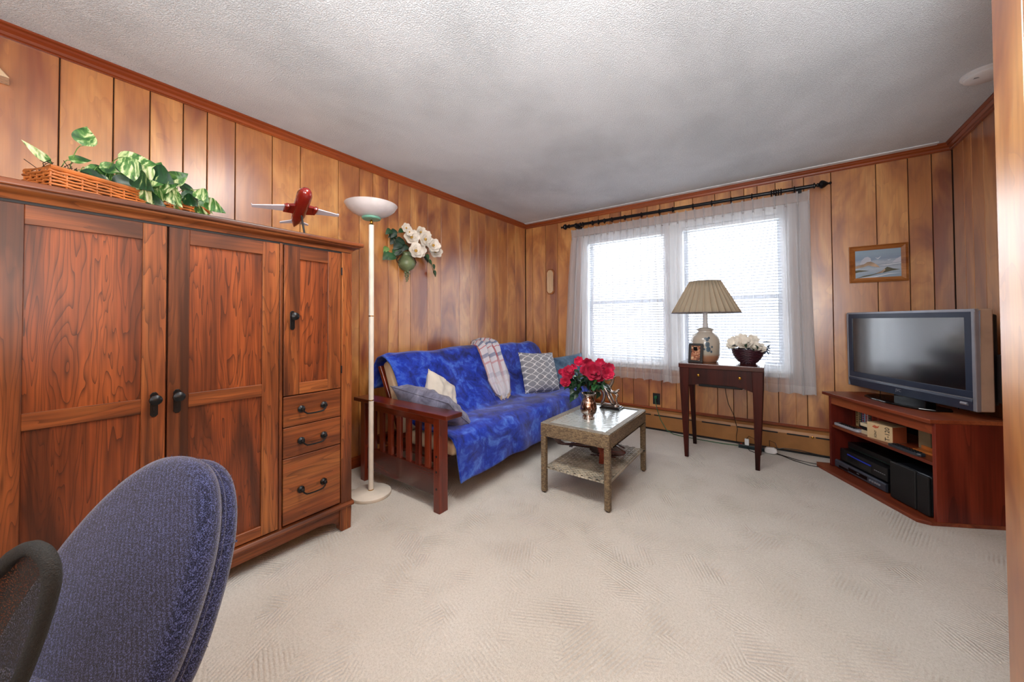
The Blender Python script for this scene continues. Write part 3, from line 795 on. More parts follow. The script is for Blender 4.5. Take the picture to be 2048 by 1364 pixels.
# (x along basket, z above floor, length, width, pitch(deg), yaw offset)
LV = [(.102,1.817,.075,.052,80,20),(.035,1.725,.07,.022,145,0),(.075,1.75,.06,.03,30,0),(.10,1.72,.06,.035,-20,-50),(.125,1.745,.115,.062,-12,-10),
      (.22,1.80,.10,.085,20,-40),(.20,1.81,.10,.06,-60,-70),(.30,1.845,.085,.045,-8,-10),(.285,1.79,.08,.07,-30,-80),(.255,1.73,.08,.075,-70,-100),(.19,1.70,.08,.055,190,-40),(.20,1.665,.07,.045,200,-60),
      (.27,1.68,.07,.045,-30,-60),(.335,1.74,.085,.062,-55,-60),(.36,1.77,.07,.05,30,-30),(.40,1.79,.075,.055,40,-40),(.385,1.80,.05,.04,0,0),(.455,1.80,.08,.055,-25,-20),(.44,1.76,.09,.045,-65,-60),
      (.50,1.75,.085,.05,-30,-20),(.545,1.735,.06,.035,-12,-10),(.545,1.69,.06,.028,-15,-10),(.47,1.77,.06,.05,-50,-80),(.31,1.72,.06,.05,-80,-90),(.23,1.75,.09,.06,-40,-100),(.16,1.76,.07,.04,10,-30),
      (.34,1.80,.06,.04,70,-10),(.415,1.72,.06,.045,-40,-90),(.26,1.76,.08,.05,-10,30),(.37,1.74,.08,.05,-10,40),(.48,1.74,.06,.04,-50,10)]
rq = random.Random(21)
for k in range(20):
    lx_ = rq.uniform(.17, .52); LV.append((lx_, 1.665+rq.uniform(0, .11)+(.03 if .2 < lx_ < .3 else 0), rq.uniform(.055, .085), rq.uniform(.04, .06), rq.uniform(-80, 40), rq.uniform(-110, 20)))
cx_b, cz_b = 0, 1.563
stems = MB()
for i, (lx, z, L, wd, pit, yw) in enumerate(LV):
    d = 2.05; y = .045+.05*((i*37) % 10)/10*(.0 if yw < -70 else 1)-(.055 if yw < -55 else 0)
    h = z-1.563
    m = leaf(L*1.25, wd*1.35, .2, .2)
    orient(m, (0, 0, 0), math.radians(yw*.9), math.radians(pit), math.radians(55+((i*53) % 50)))
    m.xf(Matrix.Translation((lx, y, h)))
    obj('leaf', m, M['varieg'], pb, local=True, smooth='all')
    bx = min(.5, max(.03, lx-.03))
    A_, B_, D_ = Vector((bx, .075, BH-.04)), Vector((bx*.4+lx*.6, .07, max(BH+.01, h+.01))), Vector((lx, y, h))
    stems.tube([A_*(1-q)**2+B_*2*q*(1-q)+D_*q*q for q in [j/6 for j in range(7)]], .0015, 5)
obj('stem', stems, M['greenl'], pb, local=True, smooth='all', kind='stuff')

# ------------------------------------------------------------------ model airliner on a stand
ap = thing('model_airplane', 'red and white model airliner on a thin black stand atop the armoire', 'model plane', (.66, .90, 1.563))
obj('stand_rod', MB().tube([(.655, .893, 1.572), (.64, .89, 1.63), (.625, .888, 1.69)], .005, 8), M['black'], ap, smooth=True)
obj('stand_base', MB().lathe([(.04, 0), (.04, .005), (.034, .01), (0, .01)], 20, (.66, .895, 1.563)), M['black'], ap, smooth=True)
def plane_xf(mb):
    Mx = Matrix.Translation(Vector((.615, .885, 1.728))) @ Matrix.Rotation(math.radians(-14), 4, 'Z') @ Matrix.Rotation(math.radians(-18), 4, 'Y') @ Matrix.Rotation(math.radians(4), 4, 'X')
    return mb.xf(Mx)
fus = [(0, .175), (.014, .172), (.025, .160), (.033, .135), (.035, .09), (.034, -.05), (.026, -.11), (.012, -.16), (.004, -.185), (0, -.187)]
obj('fuselage', plane_xf(MB().lathe(fus, 20, (0, 0, 0), 0)), M['glossred'], ap, smooth=True)
obj('roof_stripe', plane_xf(MB().grid(lambda a, b: (lambda x, t, r: (x, r*math.cos(t), r*math.sin(t)))(.168-.33*a, PI*.15+PI*.7*b, (.0355 if a < .7 else .0355-.026*(a-.7)/.3)*(min(1, .55+a*5))), 16, 8)), M['modelwhite'], ap, smooth='all')
for s in (1, -1):
    w_ = MB().add([(.045, s*.02, -.012), (-.02, s*.02, -.012), (-.055, s*.205, .012), (-.035, s*.205, .012), (.045, s*.02, -.004), (-.02, s*.02, -.004), (-.055, s*.205, .016), (-.035, s*.205, .016)], [(0,1,2,3),(4,7,6,5),(0,3,7,4),(1,5,6,2),(3,2,6,7),(0,4,5,1)])
    w = obj('wing', plane_xf(w_), M['modelwhite'], ap)
    obj('wing_root', plane_xf(MB().add([(.05, s*.018, -.016), (-.03, s*.018, -.016), (-.034, s*.075, -.008), (.026, s*.075, -.008), (.05, s*.018, .0), (-.03, s*.018, .0), (-.034, s*.075, .004), (.026, s*.075, .004)], [(0,1,2,3),(4,7,6,5),(0,3,7,4),(1,5,6,2),(3,2,6,7),(0,4,5,1)])), M['glossred'], w)
    obj('winglet', plane_xf(MB().prism([(-.057, .013), (-.035, .013), (-.055, .036), (-.063, .036)], 1, s*.203, s*.206)), M['modelwhite'], w)
    obj('engine', plane_xf(MB().lathe([(.006, .07), (.011, .068), (.012, .05), (.009, .02), (0, .018)], 14, (-.02, s*.065, -.016), 0)), M['glossred'], w, smooth=True)
    obj('tailplane', plane_xf(MB().prism([(-.13, s*.01), (-.165, s*.01), (-.18, s*.07), (-.165, s*.07)], 2, .008, .012)), M['modelwhite'], ap)
obj('tail_fin', plane_xf(MB().prism([(-.11, .02), (-.165, .015), (-.185, .085), (-.165, .085)], 1, -.002, .002)), M['glossred'], ap)

# ------------------------------------------------------------------ triangular case high on the left wall
tc_ = thing('display_case', 'pale wooden triangular case high on the left wall, cut by the frame edge', 'display case', (0, -.2, 2.145))
def tri(y0, y1, z0, zt, ins): return [(y0+ins*2.2, z0+ins), (y1-ins*2.2, z0+ins), ((y0+y1)/2, zt-ins*2.6)]
o_ = tri(-.40, -.022, 2.145, 2.39, 0); i_ = tri(-.40, -.022, 2.145, 2.39, .016)
m = MB()
for x in (.004, .075):
    pass
vs = [(x, a, b) for x in (.002, .085) for a, b in o_+i_]
m.add(vs, [(0,1,4,3),(1,2,5,4),(2,0,3,5),(6,9,10,7),(7,10,11,8),(8,11,9,6),(0,6,7,1),(1,7,8,2),(2,8,6,0),(3,4,10,9),(4,5,11,10),(5,3,9,11)])
obj('frame', m, M['pale'], tc_, bevel=.003)
obj('backing', MB().prism([(a, b) for a, b in i_], 0, .003, .012), M['glossred'], tc_)

# ------------------------------------------------------------------ torchiere floor lamp
lx, ly = .505, 1.375
fl = thing('floor_lamp', 'tall cream torchiere floor lamp with bowl shade between armoire and sofa', 'floor lamp', (lx, ly, 0))
obj('base', MB().lathe([(0, 0), (.122, 0), (.126, .006), (.126, .02), (.118, .026), (.03, .03), (.02, .034), (0, .034)], 48, (lx, ly, 0)), M['cream'], fl, smooth=True)
obj('pole', MB().lathe([(.0165, .03), (.0165, 1.765)], 20, (lx, ly, 0)), M['cream'], fl, smooth=True)
for z in (.036, .615, 1.165): obj('ring', MB().lathe([(.0172, z-.003), (.0178, z), (.0172, z+.003)], 20, (lx, ly, 0)), M['brass'], fl, smooth=True)
obj('neck', MB().lathe([(.016, 1.762), (.012, 1.772), (.006, 1.776), (.006, 1.785), (.009, 1.79), (.006, 1.796), (.006, 1.802)], 16, (lx, ly, 0)), M['brass'], fl, smooth=True)
obj('collar', MB().lathe([(.02, 1.80), (.055, 1.802), (.060, 1.808), (.060, 1.814), (.05, 1.82)], 32, (lx, ly, 0)), M['teal'], fl, smooth=True)
obj('bowl_shade', MB().lathe([(.045, 1.816), (.085, 1.828), (.12, 1.846), (.148, 1.870), (.162, 1.893), (.165, 1.897), (.160, 1.893), (.14, 1.868), (.1, 1.846), (0, 1.84)], 48, (lx, ly, 0)), M['shade'], fl, smooth=True)
obj('power_cord', MB().tube([(lx-.11, ly, .012), (.33, 1.33, .006), (.24, 1.30, .006), (.12, 1.27, .01), (.04, 1.29, .15), (.03, 1.33, .24), (.03, 1.42, .25)], .003, 6), M['cord_w'], fl, smooth=True)

# ------------------------------------------------------------------ wall pocket vase with white flowers
def flower(c, R, n, normal, petal_mat, centre_mat, parent, layers=2, name='flower', seed=0, cup=.35):
    rr = random.Random(seed)
    nv = Vector(normal).normalized(); q = nv.to_track_quat('Z', 'Y').to_matrix().to_4x4()
    m = MB()
    for ly_ in range(layers):
        k = n-ly_; rad = R*(1-.3*ly_); cp = cup+.45*ly_
        for i in range(k):
            a = 2*PI*(i+ly_*.5)/k+rr.uniform(-.15, .15); s0 = len(m.v)
            def fn(u, v, rad=rad, cp=cp):
                w = rad*.95*math.sin(PI*min(1, .12+u*.86)**.9)*.60+.10*rad*u
                s = (v-.5)*2
                r_ = .08*rad+u*rad
                return (r_, s*w, cp*rad*u**1.6+.08*rad*s*s+.05*rad*math.sin(6*s+u*4))
            m.grid(fn, 4, 4)
            m.xf(Matrix.Rotation(a, 4, 'Z') @ Matrix.Rotation(rr.uniform(-.12, .12), 4, 'X'), s0)
    m.xf(Matrix.Translation(Vector(c)) @ q)
    f = obj(name, m, petal_mat, parent, smooth='all')
    if centre_mat:
        cc = Vector(c)+nv*R*.22
        obj('centre', MB().ball(cc, R*.2, 8, 5), centre_mat, f, smooth='all')
    return f
wvase = thing('wall_vase', 'green pocket vase of white flowers hanging on the left wall', 'vase', (.02, 2.02, 1.515))
def half_lathe(prof, c, seg=16):
    return MB().lathe(prof, seg, c, 2, -PI/2, PI/2)
gv = MB()
prof = [(.008, 0), (.03, .012), (.062, .035), (.078, .065), (.076, .095), (.055, .125), (.04, .145), (.042, .16), (.056, .172)]
vs_n = 8
gv.lathe(prof, 16, (.03, 2.025, 1.565))
gv.v = [(max(.004, v[0]), v[1], v[2]) for v in gv.v]
obj('pot', gv, M['verdigris'], wvase, smooth=True)
dp = MB()
for k in range(16):
    a = k*2.4; z = 1.572-.006*k; r = .022*(1-k/22)
    dp.ball((.035+r*.6*math.cos(a), 2.025+r*math.sin(a), z), (.011-.0004*k,)*3, 6, 4)
obj('grape_drop', dp, M['verdigris'], wvase, smooth='all')
for s in (1, -1):
    obj('handle', MB().tube([(.03, 2.025+s*.045, 1.72), (.03, 2.025+s*.085, 1.70), (.03, 2.025+s*.105, 1.665), (.03, 2.025+s*.095, 1.64), (.03, 2.025+s*.075, 1.635)], .004, 6), M['moss'], wvase, smooth=True)
FL = [(2.017,1.859,.060),(2.04,1.742,.058),(2.135,1.77,.052),(2.173,1.871,.056),(2.241,1.822,.056),(2.322,1.786,.056),(1.964,1.93,.036),(1.975,1.895,.03),(2.146,1.935,.045),(2.19,1.915,.035),(2.27,1.84,.035),(2.10,1.89,.03)]
fs_ = MB()
for i, (y, z, R) in enumerate(FL):
    x = .10+.035*math.sin(i*2.1)
    # pull in slightly because these stand proud of the plane used for measuring
    flower((x, y, z), R*1.12, 6, (1, -.35+.1*math.sin(i), .05+.15*math.cos(i*1.3)), M['petal_w'], M['petal_y'], wvase, 3 if R > .04 else 2, seed=i)
    fs_.tube([(.04, 2.03, 1.72), (.06, (2.03+y)/2, (1.74+z)/2), (x-.01, y, z)], .002, 5)
LF = [(1.896,1.869,.06,'d'),(1.87,1.88,.05,'d'),(1.901,1.838,.06,'d'),(1.849,1.70,.07,'g'),(1.87,1.68,.06,'g'),(1.906,1.738,.055,'g'),(1.826,1.745,.045,'l'),(1.93,1.80,.07,'d'),(1.96,1.83,.07,'d'),(1.95,1.77,.07,'d'),(1.92,1.76,.06,'d'),(2.207,1.735,.05,'g'),(2.22,1.715,.05,'d'),(2.258,1.69,.045,'g'),(2.286,1.655,.045,'g'),(2.315,1.60,.05,'g'),(2.19,1.75,.05,'d'),(1.84,1.885,.05,'g'),(2.09,1.82,.06,'d'),(2.10,1.80,.06,'d'),(2.0,1.79,.06,'d'),(2.16,1.81,.05,'d'),(1.98,1.92,.04,'g'),(2.03,1.93,.035,'g'),(2.08,1.84,.05,'d'),(1.90,1.90,.05,'d')]
for i, (y, z, L, k) in enumerate(LF):
    m = leaf(L*1.35, L*1.2, .2, .2)
    orient(m, (.055+.02*math.sin(i*1.9), y, z+.01), math.radians(-90 if y < 2.03 else 80), math.radians(-30-(i*31) % 40), math.radians(-65 if y < 2.03 else 65))
    obj('leaf', m, M[{'d': 'greend', 'g': 'green', 'l': 'greenl'}[k]], wvase, smooth='all')
fs_.tube([(.05, 2.10, 1.74), (.07, 2.2, 1.73), (.07, 2.26, 1.68), (.06, 2.32, 1.58)], .002, 5).tube([(.05, 1.98, 1.72), (.06, 1.9, 1.78), (.06, 1.85, 1.86)], .002, 5).tube([(.05, 1.98, 1.72), (.06, 1.9, 1.66), (.06, 1.86, 1.69)], .0018, 5)
obj('stem', fs_, M['stem'], wvase, smooth='all', kind='stuff')

# ------------------------------------------------------------------ plaque on the back wall
pq = thing('wall_plaque', 'small pale long octagonal plaque on the back wall near the corner', 'plaque', (.38, RD, 1.62))
def octo(w, h, zc, ins=0):
    w -= ins; h -= ins
    c = .034-ins*.4
    return [(.378-w, zc-h+c), (.378-w+c*.8, zc-h), (.378+w-c*.8, zc-h), (.378+w, zc-h+c), (.378+w, zc+h-c), (.378+w-c*.8, zc+h), (.378-w+c*.8, zc+h), (.378-w, zc+h-c)]
obj('rim', MB().prism(octo(.056, .158, 1.625), 1, RD-.018, RD-.001), M['frame'], pq, bevel=.005, bseg=2)
obj('face', MB().prism(octo(.056, .158, 1.625, .014), 1, RD-.026, RD-.016), M['pale'], pq, bevel=.004)

# ================================================================== FUTON SOFA
sf = thing('futon_sofa', 'dark wooden slatted-arm futon sofa with a cream mattress along the left wall', 'sofa', (.62, 2.6, 0))
def arm(yc):
    a = obj('arm', MB().box(.19, 1.14, yc-.062, yc+.068, .562, .588), M['futon_x'], sf, bevel=.004)
    obj('post', MB().box(1.0, 1.052, yc-.034, yc+.034, 0, .562), M['futon'], a, bevel=.003)
    obj('post', MB().box(.235, .287, yc-.034, yc+.034, 0, .562), M['futon'], a, bevel=.003)
    obj('upper_rail', MB().box(.287, 1.0, yc-.012, yc+.012, .505, .562), M['futon_x'], a, bevel=.002)
    obj('lower_rail', MB().box(.287, 1.0, yc-.014, yc+.014, .085, .235), M['maho_x'], a, bevel=.002)  # darker wood than the rest of the arm paints in the shade low down
    for x in (.352, .447, .542, .637, .732, .827, .915):
        obj('slat', MB().box(x-.023, x+.023, yc-.009, yc+.009, .23, .51), M['futon'], a, bevel=.0015, bseg=1)
    b = MB()
    for z in (.14, .24, .33): b.lathe([(.007, 0), (.007, -.002), (0, -.003)], 10, (1.026, yc-.034, z), 1)
    obj('bolt_hole', b, M['blackm'], a)
arm(1.50); arm(3.72)
obj('seat_frame', MB().box(.90, .935, 1.54, 3.68, .25, .31).box(.30, .34, 1.54, 3.68, .25, .31).box(.34, .90, 1.54, 3.68, .265, .28), M['futon_x'], sf, bevel=.003)
obj('back_frame', MB().prism([(.50, .30), (.53, .31), (.27, .80), (.24, .79)], 1, 1.60, 3.62), M['futon_x'], sf, bevel=.003)
def pillowy(poly, y0, y1, name, mat, bev=.03):
    return obj(name, MB().prism(poly, 1, y0, y1), mat, sf, bevel=bev, bseg=4, smooth=True)
pillowy([(.58, .285), (1.03, .285), (1.035, .375), (.60, .38)], 1.60, 3.64, 'mattress_seat', M['mattress'])
pillowy([(.49, .33), (.61, .38), (.37, .855), (.285, .82)], 1.60, 3.60, 'mattress_back', M['mattress'])

# blue plush blanket over seat and back
prof = [(.165, .62), (.18, .72), (.215, .82), (.26, .872), (.32, .892), (.375, .882), (.42, .83), (.48, .72), (.55, .59), (.62, .475), (.665, .432), (.72, .420), (.80, .423), (.90, .428), (.98, .424), (1.04, .40), (1.068, .35), (1.075, .28), (1.08, .21), (1.085, .155)]
def pl(t):
    s = t*(len(prof)-1); i = min(int(s), len(prof)-2); f = s-i
    return Vector((prof[i][0]*(1-f)+prof[i+1][0]*f, 0, prof[i][1]*(1-f)+prof[i+1][1]*f))
def blanket(u, v):
    y = 1.585+(3.60-1.585)*v
    p = pl(u)
    a = pl(max(0, u-.02)); b = pl(min(1, u+.02)); d = (b-a); n = Vector((-d.z, 0, d.x)).normalized()
    if n.z < 0 and u > .25 and u < .8: n = -n
    if u > .75: n = Vector((abs(n.x), 0, abs(n.z)))
    hang = max(0, (u-.80)/.2)
    w = noise.noise(Vector((u*7, y*2.6, 3)))*.016+noise.noise(Vector((u*16, y*7, 8)))*.006
    # taut drag folds on the seat, ripples in the hanging front
    w += (1-hang)*.004*math.sin(y*15+u*22)+hang*(.014*math.sin(y*9.5+2*noise.noise(Vector((y*2, 0, 0))))+.006*math.sin(y*23))
    p = p+n*w
    z = p.z+hang*(.018*noise.noise(Vector((y*3, 5, 1)))-.008)-.02*hang*max(0, 1-(v/.06))
    # the mattress sags between the ends, corners sit lower
    top = math.exp(-((u-.2)/.14)**2)
    z += top*(.010*noise.noise(Vector((y*1.7, 9, 9)))-.020*max(0, 1-v/.03)-.03*max(0, (v-.95)/.05)**2)
    y2 = y+.012*noise.noise(Vector((u*6, 0, v*2)))*(1 if v < .5 else 1)+hang*.03*(1 if v < .1 else 0)*(1-v/.1)
    return (p.x, y2, z)
bl = obj('blanket', MB().grid(blanket, 90, 200), M['bluevelvet'], None, smooth='all', thick=.010)
tag(bl, 'royal blue plush blanket draped over the futon seat and back', 'blanket')

# plaid throw hanging over the top of the back
th_ = MB()
def throw(u, v):
    w0 = .105+.01*math.sin(v*5)
    yc = 2.735-.13*v+.015*math.sin(v*4)
    t = v*.56
    p = pl(.14+t*.66)
    width = (.10+.06*math.sin(v*PI*.9)) if v < .75 else (.16*(1-(v-.75)*2.2))
    s = (u-.5)*2
    y = yc+s*width+.012*math.sin(s*9+v*5)
    a = pl(.12+t*.66); b = pl(.16+t*.66); d = b-a; n = Vector((-d.z, 0, d.x)).normalized()
    off = .038+.024*math.sin(s*10+v*2.2+1)+.011*math.sin(s*21-v*4)+.02*noise.noise(Vector((s*2.5, v*4, 4)))+.05*math.exp(-(v/.12)**2)*(1-s*s)*.5
    z = p.z+n.z*off+(-.05*(1-abs(s+.1)) if v > .9 else 0)
    return (p.x+n.x*off, y, z)
mbt = MB().grid(throw, 40, 50)
tw = obj('plaid_throw', mbt, M['plaid'], None, smooth='all', thick=.006)
uv = tw.data.uv_layers.new(name='uv')
# grid vertex order is i*(51)+j, but doubles were merged/recalculated only for normals; use position-free index map
for lp in tw.data.loops:
    i, j = divmod(lp.vertex_index, 51); uv.data[lp.index].uv = (i/40, j/50)
tag(tw, 'cream plaid throw with red and blue stripes over the sofa back', 'throw')
fr = MB(); rr = random.Random(2)
for i in range(90):
    u = i/89; p = Vector(throw(u, 1.0)); 
    fr.tube([p, p+Vector((.004, rr.uniform(-.004, .004), -.014)), p+Vector((.006, rr.uniform(-.008, .008), -.030))], .0013, 3)
for i in range(60):
    for u in (0, 1):
        p = Vector(throw(u, .35+.65*i/59)); fr.tube([p, p+Vector((.003, (.012 if u else -.012), -.008))], .0011, 3)
obj('fringe', fr, M['mattress'], tw, kind='stuff')

# cushions
def cushion(name, label, w, h, d, mat, loc, rx, ry_, rz_, group=None, piping=None, puff=.62, crease=0):
    """cushion in local frame: w along x, h along z, thickness d along y"""
    m = MB(); n = 22
    for s in (1, -1):
        def fn(a, b, s=s):
            u, v = 2*a-1, 2*b-1
            px = u*(1-.07*(1-abs(v))**1.2*0-.06*(1-v*v)*abs(u)**6)*w/2
            pz = v*(1-.06*(1-u*u)*abs(v)**6)*h/2
            e = max(0, (1-u**4))**puff*max(0, (1-v**4))**puff
            t = d/2*e+crease*noise.noise(Vector((u*3, v*3, s)))*e
            return (px, s*t, pz)
        m.grid(fn, n, n)
    ob = obj(name, m, mat, None, smooth='all')
    ob.location = loc; ob.rotation_euler = (rx, ry_, rz_)
    tag(ob, label, 'cushion', 'cushions on the sofa')
    pts = []
    for k in range(4*16):
        q = k/16; e = int(q); f = q-e; u, v = [(-1+2*f, -1), (1, -1+2*f), (1-2*f, 1), (-1, 1-2*f)][e]
        pts.append((u*(1-.06*(1-v*v)*abs(u)**6)*w/2, 0, v*(1-.06*(1-u*u)*abs(v)**6)*h/2))
    obj('seam', MB().tube(pts, .003, 5, closed=True), piping or mat, ob, local=True, smooth='all')
    return ob
cushion('trellis_cushion', 'square grey cushion printed with a white trellis lattice', .43, .42, .15, M['trellis'], (.715, 3.13, .61), math.radians(-22), math.radians(3), math.radians(68), crease=.02)
cushion('slate_cushion', 'slate blue velvet cushion at the window end of the sofa', .48, .34, .15, M['slatevelvet'], (.79, 3.50, .585), math.radians(-22), math.radians(-8), math.radians(38), crease=.02)
cushion('grey_cushion', 'grey velvet cushion leaning on the near sofa arm', .54, .38, .15, M['greyvelvet'], (.70, 1.725, .53), math.radians(-52), math.radians(-6), math.radians(184), crease=.03)
cushion('beige_cushion', 'cream patterned cushion tucked behind the grey velvet cushion', .33, .33, .13, plain('cream_cloth', 'c9c2b6', .9, bumpn=.2), (.60, 1.90, .555), math.radians(-28), math.radians(34), math.radians(90), crease=.02)

# ================================================================== COFFEE TABLE
ct = thing('coffee_table', 'brown wicker coffee table with rippled glass top and woven lower shelf', 'table', (1.62, 2.43, 0))
X0, X1, YA, YB, ZT = 1.385, 1.855, 2.05, 2.80, .458
ap_ = MB()
for a in ((X0, X1, YA, YA+.045), (X0, X1, YB-.045, YB), (X0, X0+.045, YA+.045, YB-.045), (X1-.045, X1, YA+.045, YB-.045)):
    ap_.box(a[0], a[1], a[2], a[3], ZT-.088, ZT-.003)
obj('apron', ap_, M['wicker'], ct, bevel=.006)
rmm = MB()
for a in ((X0, X1, YA, YA+.040), (X0, X1, YB-.040, YB), (X0, X0+.040, YA+.040, YB-.040), (X1-.040, X1, YA+.040, YB-.040)):
    rmm.box(a[0]+.001, a[1]-.001, a[2]+.001, a[3]-.001, ZT-.006, ZT)
obj('rim', rmm, M['wicker_top'], ct, bevel=.003)
obj('glass_top', MB().box(X0+.038, X1-.038, YA+.038, YB-.038, ZT-.012, ZT-.005), M['tableglass'], ct, bevel=.001)
for x, y in ((X0, YA), (X1-.036, YA), (X0, YB-.036), (X1-.036, YB-.036)):
    l = obj('leg', MB().box(x, x+.036, y, y+.036, .006, ZT-.088), M['wicker'], ct, bevel=.008, bseg=3)
    obj('foot_cap', MB().lathe([(.012, 0), (.012, .007)], 12, (x+.018, y+.018, 0)), M['black'], l)
# woven shelf: warp strands along y, weft strands along x
SZ = .168
sx0, sx1, sy0, sy1 = X0+.03, X1-.02, YA+.025, YB-.04
def sag(x, y): return 0
wp = MB(); NX, NY = 17, 27
def ribbon(mb, pts, w, up_=(0, 0, 1), t=.003):
    n = len(pts); vs = []
    for i, p in enumerate(pts):
        p = Vector(p); d = (Vector(pts[min(i+1, n-1)])-Vector(pts[max(i-1, 0)])).normalized(); s = d.cross(Vector((0, 0, 1))).normalized()*w/2; nn = s.cross(d).normalized()*t/2
        vs += [p-s-nn, p+s-nn, p+s*.6+nn, p-s*.6+nn]
    fs = []
    for i in range(n-1):
        for k in range(4): fs.append((i*4+k, i*4+(k+1) % 4, i*4+4+(k+1) % 4, i*4+4+k))
    mb.add(vs, fs)
dx = (sx1-sx0)/NX; dy = (sy1-sy0)/NY
for i in range(NX):
    x = sx0+dx*(i+.5)
    pts = [(x, sy0+dy*(j/2), SZ+(.0045 if (j//1) % 4 in (0, 1) else -.0045)*(1 if i % 2 else -1)) for j in range(2*NY+1)]
    pts = [(x, sy0-.006, SZ-.012)]+pts+[(x, sy1+.006, SZ-.012)]
    ribbon(wp, pts, dx*.92)
obj('shelf_warp', wp, M['strand'], ct, kind='stuff')
wf = MB()
for j in range(NY):
    y = sy0+dy*(j+.5)
    pts = [(sx0+dx*(i/2), y, SZ-(.0045 if i % 4 in (0, 1) else -.0045)*(1 if j % 2 else -1)) for i in range(2*NX+1)]
    ribbon(wf, pts, dy*.9)
obj('shelf_weft', wf, M['strand'], ct, kind='stuff')
obj('shelf_frame', MB().tube([(sx0-.004, sy0, SZ-.006), (sx1+.004, sy0, SZ-.006), (sx1+.004, sy1, SZ-.006), (sx0-.004, sy1, SZ-.006)], .008, 8, closed=True), M['strand'], ct, smooth=True)
for x, y in ((sx0-.01, sy0+.004), (sx1+.002, sy0+.004), (sx0-.01, sy1), (sx1+.002, sy1)):
    obj('shelf_bolt', MB().tube([(x-.012, y, SZ-.008), (x+.018, y, SZ-.008)], .005, 8), M['blackm'], ct)

# vase with red flowers
vs_x, vs_y = 1.600, 2.335
vz = thing('mercury_vase', 'mottled copper and silver glass vase on the coffee table', 'vase', (vs_x, vs_y, ZT-.005))
obj('body', MB().lathe([(0, 0), (.040, 0), (.041, .018), (.034, .023), (.036, .028), (.052, .045), (.057, .066), (.055, .09), (.045, .12), (.036, .14), (.033, .150), (.037, .162), (.050, .176), (.047, .176), (.034, .163), (.03, .15), (0, .148)], 36, (vs_x, vs_y, ZT-.005)), M['mercury'], vz, smooth=True)
bq = thing('red_bouquet', 'bunch of red artificial azaleas standing in the mottled vase', 'flowers', (vs_x, vs_y, .61))
RFL = [(1.425,.745,.042),(1.372,.75,.022),(1.468,.787,.026),(1.405,.68,.034),(1.514,.835,.032),(1.579,.826,.035),(1.563,.775,.035),(1.625,.775,.058),(1.672,.835,.03),(1.664,.735,.032),(1.727,.766,.036),(1.739,.805,.030),(1.704,.815,.024),(1.60,.81,.028),(1.44,.77,.03)]
stm = MB()
for i, (x, z, R) in enumerate(RFL):
    yy = 2.37-.05+.05*math.sin(i*1.7)
    # measured on the plane y = 2.37; slide along the sight line when nearer
    k = (yy)/2.37; xx = 2.644+(x-2.644)*k; zz = 1.1214+(z-1.1214)*k
    flower((xx, yy, zz), R*1.05, 7, (.45, -1, .35+.2*math.sin(i*2.3)), M['petal_r'], None, bq, 3 if R > .03 else 2, seed=40+i, cup=.5)
    stm.tube([(vs_x, vs_y, .52), (vs_x*.6+xx*.4, vs_y*.6+yy*.4, .64), (xx, yy+.01, zz-.01)], .0016, 5)
obj('stem', stm, M['greend'], bq, smooth='all', kind='stuff')
rr = random.Random(11)
LG = [(1.479,.585),(1.463,.60),(1.50,.60),(1.484,.63),(1.47,.645),(1.639,.681),(1.66,.67),(1.519,.70),(1.582,.69),(1.531,.67),(1.663,.64),(1.64,.65)]
for k in range(150):
    if k < len(LG)*2:
        x, z = LG[k % len(LG)]; x += rr.uniform(-.01, .01); z += rr.uniform(-.01, .01)
    else:
        a = rr.uniform(0, PI); r = rr.uniform(.3, 1); x = 1.57+math.cos(a)*.15*r; z = .655+math.sin(a)*.12*r
    yy = 2.335+rr.uniform(-.05, .09); kk = yy/2.37; xx = 2.644+(x-2.644)*kk; zz = 1.1214+(z-1.1214)*kk
    L = rr.uniform(.045, .07)
    m = leaf(L, L*.68, .2, .3, nu=5, nv=2)
    dx_ = xx-vs_x
    orient(m, (xx, yy, zz), math.atan2(rr.uniform(-1.2, .3), dx_+rr.uniform(-.05, .05)), math.radians(rr.uniform(-50, 50)), rr.uniform(-.9, .9))
    obj('leaf', m, M[rr.choice(['greend', 'greend', 'green', 'greend', 'greenl' if z > .72 else 'green'])], bq, smooth='all')

# abstract bronze statue
stt = thing('bronze_statue', 'abstract bronze statue of two entwined dancers on a black base, on the coffee table', 'statue', (1.63, 2.72, ZT))
obj('base', MB().box(1.545, 1.70, 2.66, 2.765, ZT-.0045, ZT+.006).box(1.555, 1.69, 2.668, 2.757, ZT+.006, ZT+.014), M['darkbase'], stt, bevel=.002)
sm_ = MB(); z0 = ZT+.012
def sp(*pts): return [Vector((x-.006, 2.715+y, z)) for x, z, y in pts]
sm_.tube(sp((1.55,.475,0),(1.56,.50,0),(1.57,.53,.0),(1.573,.56,0),(1.565,.60,-.005),(1.553,.635,-.005),(1.545,.665,-.005)), [0.0174, 0.0159, 0.0145, 0.0188, 0.0188, 0.0159, 0.0087], 10, flat=.7)
sm_.tube(sp((1.545,.665,-.005),(1.56,.673,0),(1.60,.668,0),(1.635,.676,0),(1.655,.70,0)), [0.0087, 0.0087, 0.0072, 0.0087, 0.0087], 8)
sm_.ball((1.541, 2.71, .682), (.010, .011, .014), 10, 8)
sm_.tube(sp((1.60,.585,0),(1.615,.62,0),(1.635,.655,0),(1.645,.69,0),(1.65,.72,0),(1.64,.745,0),(1.625,.755,0)), [0.0232, 0.0203, 0.0174, 0.0130, 0.0087, 0.0072, 0.0058], 10, flat=.7)
sm_.ball((1.628, 2.715, .735), (.010, .011, .014), 10, 8)
